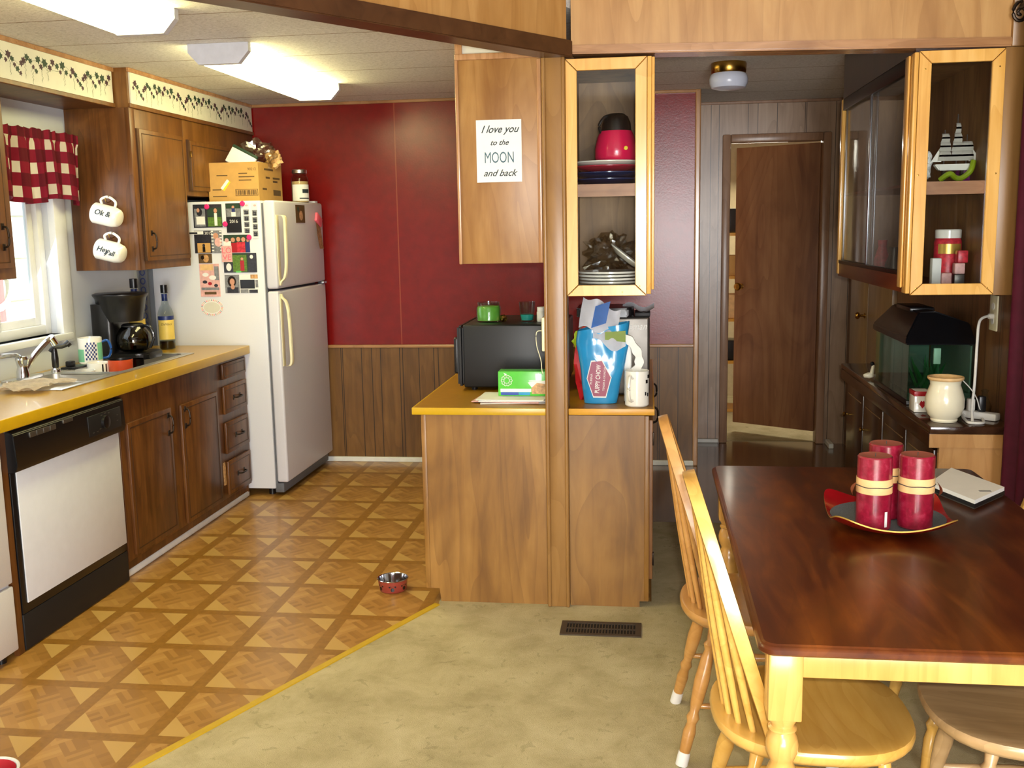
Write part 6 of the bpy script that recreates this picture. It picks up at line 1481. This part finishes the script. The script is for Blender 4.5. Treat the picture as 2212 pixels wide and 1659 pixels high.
bm = BM(); box(bm, 1.235, 1.265, AY0 + .02, AY0 + .035, .98, 1.05, .003); obj('thermometer', bm, 'white', t)
bm = BM(); tube(bm, [(1.33, 4.70, HZ + .05), (1.33, 4.70, HZ + .12)], .014, 10, rs=[.016, .006]); obj('ornament', bm, 'food', t)
bm = BM()
Q = [(AX0 - .016, 1.068), (AX1 + .008, 1.068), (AX1 + .008, 1.150), (AX0 + .13, 1.205), (AX0 + .06, 1.20), (AX0 - .016, 1.10)]
prism(bm, Q, AY0 - .012, AY1 + .012, 'Y')
for v_ in bm.verts:
    if v_.co.z > 1.14: v_.co.y = AY0 + .10 if v_.co.y < 4.9 else AY1 - .06
bmesh.ops.bevel(bm, geom=bm.edges[:], offset=.006, segments=2, affect='EDGES'); hd = obj('hood', bm, 'black', t)
bm = BM(); box(bm, AX0 + .05, AX0 + .16, AY0 + .22, AY1 - .16, 1.19, 1.212, .008); obj('hood_flap', bm, 'black', hd)
# tin, wax warmer
t = thing('gift_tin', 'small white tin with red lid between the fish tank and wax warmer', 'tin', (1.145, 4.42, HZ))
bm = BM(); box(bm, 1.112, 1.180, 4.385, 4.47, HZ + .001, HZ + .072, .004); tb = obj('tin_body', bm, 'ceramic', t)
bm = BM(); box(bm, 1.110, 1.182, 4.383, 4.472, HZ + .070, HZ + .090, .003); obj('lid', bm, 'redprint', t)
bm = BM(); box(bm, 1.118, 1.174, 4.39, 4.465, HZ + .090, HZ + .0905); obj('lid_print', bm, 'paper', t, smooth=0)
bm = BM(); yy = 4.3845; bm.faces.new([bm.verts.new((a, yy, b_)) for a, b_ in ((1.146, HZ + .018), (1.160, HZ + .036), (1.150, HZ + .052), (1.146, HZ + .046), (1.140, HZ + .052), (1.132, HZ + .036))]); bm.faces.new([bm.verts.new((a, yy, b_)) for a, b_ in ((1.166, HZ + .03), (1.178, HZ + .03), (1.178, HZ + .05), (1.168, HZ + .05))]); obj('red_motif', bm, 'redprint', tb, smooth=0)
wx_, wy_ = 1.182, 4.20
t = thing('wax_warmer', 'cream ceramic wax warmer jar with brown rim on the hutch', 'wax warmer', (wx_, wy_, HZ))
bm = BM(); lathe(bm, [(0, .001), (.048, .001), (.052, .008), (.050, .014), (.064, .030), (.074, .060), (.074, .095), (.064, .130), (.057, .150), (.060, .165), (.066, .172)], (wx_, wy_, HZ), 44); obj('body', bm, 'cream', t)
bm = BM(); lathe(bm, [(.064, .168), (.069, .174), (.068, .182), (.062, .182), (.052, .170), (.03, .160), (0, .158)], (wx_, wy_, HZ), 44); obj('brown_rim', bm, 'birch', t)
bm = BM(); tube(bm, spline([(wx_ + .066, wy_, HZ + .165), (wx_ + .10, wy_ + .01, HZ + .13), (wx_ + .13, wy_ + .03, HZ + .09), (wx_ + .15, wy_ + .04, HZ + .04), (1.36, 4.26, HZ + .02)], 8), .0022, 6); obj('power_cord', bm, 'cord', t)
# power strip, plugs and the thick white cord to the outlet
t = thing('power_strip', 'white power strip with plugged-in adapters at the curtain end of the hutch', 'power strip', (1.35, 4.25, HZ))
bm = BM(); b = bmesh.new(); box(b, -.07, .07, -.022, .022, 0, .03, .006); b.transform(Matrix.Translation((1.338, 4.25, HZ + .001)) @ Matrix.Rotation(R(-42), 4, 'Z')); merge(bm, b); ps = obj('housing', bm, 'cord', t)
for i, (a, b_, h_) in enumerate(((1.305, 4.275, .05), (1.34, 4.252, .065))):
    bm = BM(); box(bm, a - .014, a + .014, b_ - .014, b_ + .014, HZ + .030, HZ + .030 + h_, .005); obj('adapter', bm, 'cord' if i == 0 else 'black', ps)
bm = BM(); tube(bm, spline([(1.29, 4.29, HZ + .015), (1.268, 4.25, HZ + .012), (1.262, 4.19, HZ + .008), (1.262, 4.135, HZ + .007), (1.31, 4.13, HZ + .007), (1.33, 4.20, HZ + .010)], 8), .0055, 8); obj('looped_cord', bm, 'cord', t)
bm = BM(); tube(bm, spline([(1.275, 4.145, HZ + .008), (1.288, 4.20, HZ + .06), (1.305, 4.24, HZ + .16), (1.325, 4.30, HZ + .30), (1.345, 4.35, HZ + .385), (1.385, 4.385, HZ + .405), (1.405, 4.39, HZ + .403)], 8), .0055, 8)
tube(bm, [(1.392, 4.389, HZ + .404), (1.413, 4.392, HZ + .404)], .011, 10); obj('thick_cord', bm, 'cord', t)
t = thing('wall_outlet', 'white wall outlet beside the curtain with a thick cord plugged in', 'outlet', (RX - .006, 4.40, 1.15))
bm = BM(); box(bm, RX - .008, RX - .001, 4.355, 4.445, 1.145, 1.29, .002); op = obj('cover_plate', bm, 'almond', t)
for z_ in (1.185, 1.245):
    bm = BM(); prism(bm, disc(4.40, z_, .017, .014, 20), RX - .0105, RX - .008, 'X'); obj('socket', bm, 'white', op)
for i, (x_, y_, h_, m_, lb) in enumerate(((1.375, 4.33, .11, 'glass', 'small clear glass bottle with stopper behind the power strip'), (1.345, 4.37, .07, 'black', 'dark round ornament behind the power strip'))):
    bm = BM(); lathe(bm, [(0, 0), (.022, 0), (.028, h_ * .35), (.014, h_ * .65), (.011, h_ * .85), (.016, h_ * .95), (0, h_)], (x_, y_, HZ + .001), 24)
    one('ornament_bottle' if i == 0 else 'dark_ornament', bm, m_, lb, 'ornament', (x_, y_, HZ))
t = thing('bird_figurine', 'little white bird figurine at the far left corner of the hutch', 'figurine', (1.125, 5.32, HZ))
bm = BM(); blob(bm, (1.122, 5.32, HZ + .022), .020, 3, .15, 2, (1.4, .8, .75)); tube(bm, [(1.135, 5.32, HZ + .03), (1.142, 5.32, HZ + .075)], .008, 8, rs=[.011, .007]); obj('body', bm, 'cream', t)
bm = BM(); blob(bm, (1.136, 5.32, HZ + .082), .011, 2, .1, 3); obj('dark_head', bm, 'black', t)
# curtain and its rod
t = thing('burgundy_curtain', 'long burgundy curtain hanging at the right picture edge', 'curtain', (1.36, 3.5, .05))
bm = BM()
def curf(a, b_):
    y_ = 4.06 - 1.25 * a; w_ = math.sin(a * 2 * PI * 9 + .4) * (.022 + .014 * b_) + .007 * math.sin(a * 41)
    return (1.358 + w_ + .01 * b_, y_, 2.345 - 2.29 * b_)
sheet(bm, curf, 150, 20, thick=.002); obj('cloth', bm, 'curtain', t, smooth=70)
t = thing('curtain_rod', 'dark metal curtain rod with a scrolled end at the top right corner', 'curtain rod', (1.36, 3.4, 2.36))
bm = BM(); tube(bm, [(1.352, 4.075, 2.365), (1.352, 2.6, 2.365)], .011, 12); obj('rod', bm, 'bronze', t)
bm = BM(); tube(bm, [(1.352, 4.075, 2.365)] + [(1.352 - .000 - .032 * (1 - q / 26) * math.sin(q * .42) , 4.085 + .008 * (q / 26), 2.365 + .040 * (1 - q / 26) * math.cos(q * .42) - .02) for q in range(24)], .0065, 8, rs=None); obj('scroll_finial', bm, 'bronze', t)
bm = BM(); box(bm, 1.352, RX - .001, 4.03, 4.045, 2.355, 2.375, .003); obj('bracket', bm, 'bronze', t)
# narrow wood stile where the header meets the right wall
bm = BM(); box(bm, 1.335, RX, PY - .02, PY + .1, hz(1.38), 2.95, .004); struct('trim_8', bm, 'post', smooth=35)
# bookshelf glimpsed through the bedroom door
t = thing('bookshelf', 'cream shelf with boxes glimpsed through the gap of the bedroom door', 'shelf', (.58, 8.9, 0))
bm = BM()
for z_ in (.003, .42, .78, 1.14, 1.50): box(bm, .40, .86, 8.75, 9.05, z_, z_ + .025)
box(bm, .40, .42, 8.75, 9.05, .02, 1.55); box(bm, .84, .86, 8.75, 9.05, .02, 1.55); obj('frame', bm, 'edge_orange', t, smooth=0)
for i, (z_, m_) in enumerate(((.446, 'black'), (.806, 'birch'), (1.166, 'cardboard'), (1.526, 'black'))):
    bm = BM(); box(bm, .46, .80, 8.78, 9.0, z_, z_ + .17 + .03 * (i % 2), .004)
    one('storage_box', bm, m_, ('black box on the lowest', 'pale box on the second', 'brown box on the third', 'black box on the top')[i] + ' shelf seen through the bedroom door gap', 'box', (.63, 8.89, z_), 'boxes on the bedroom shelf')
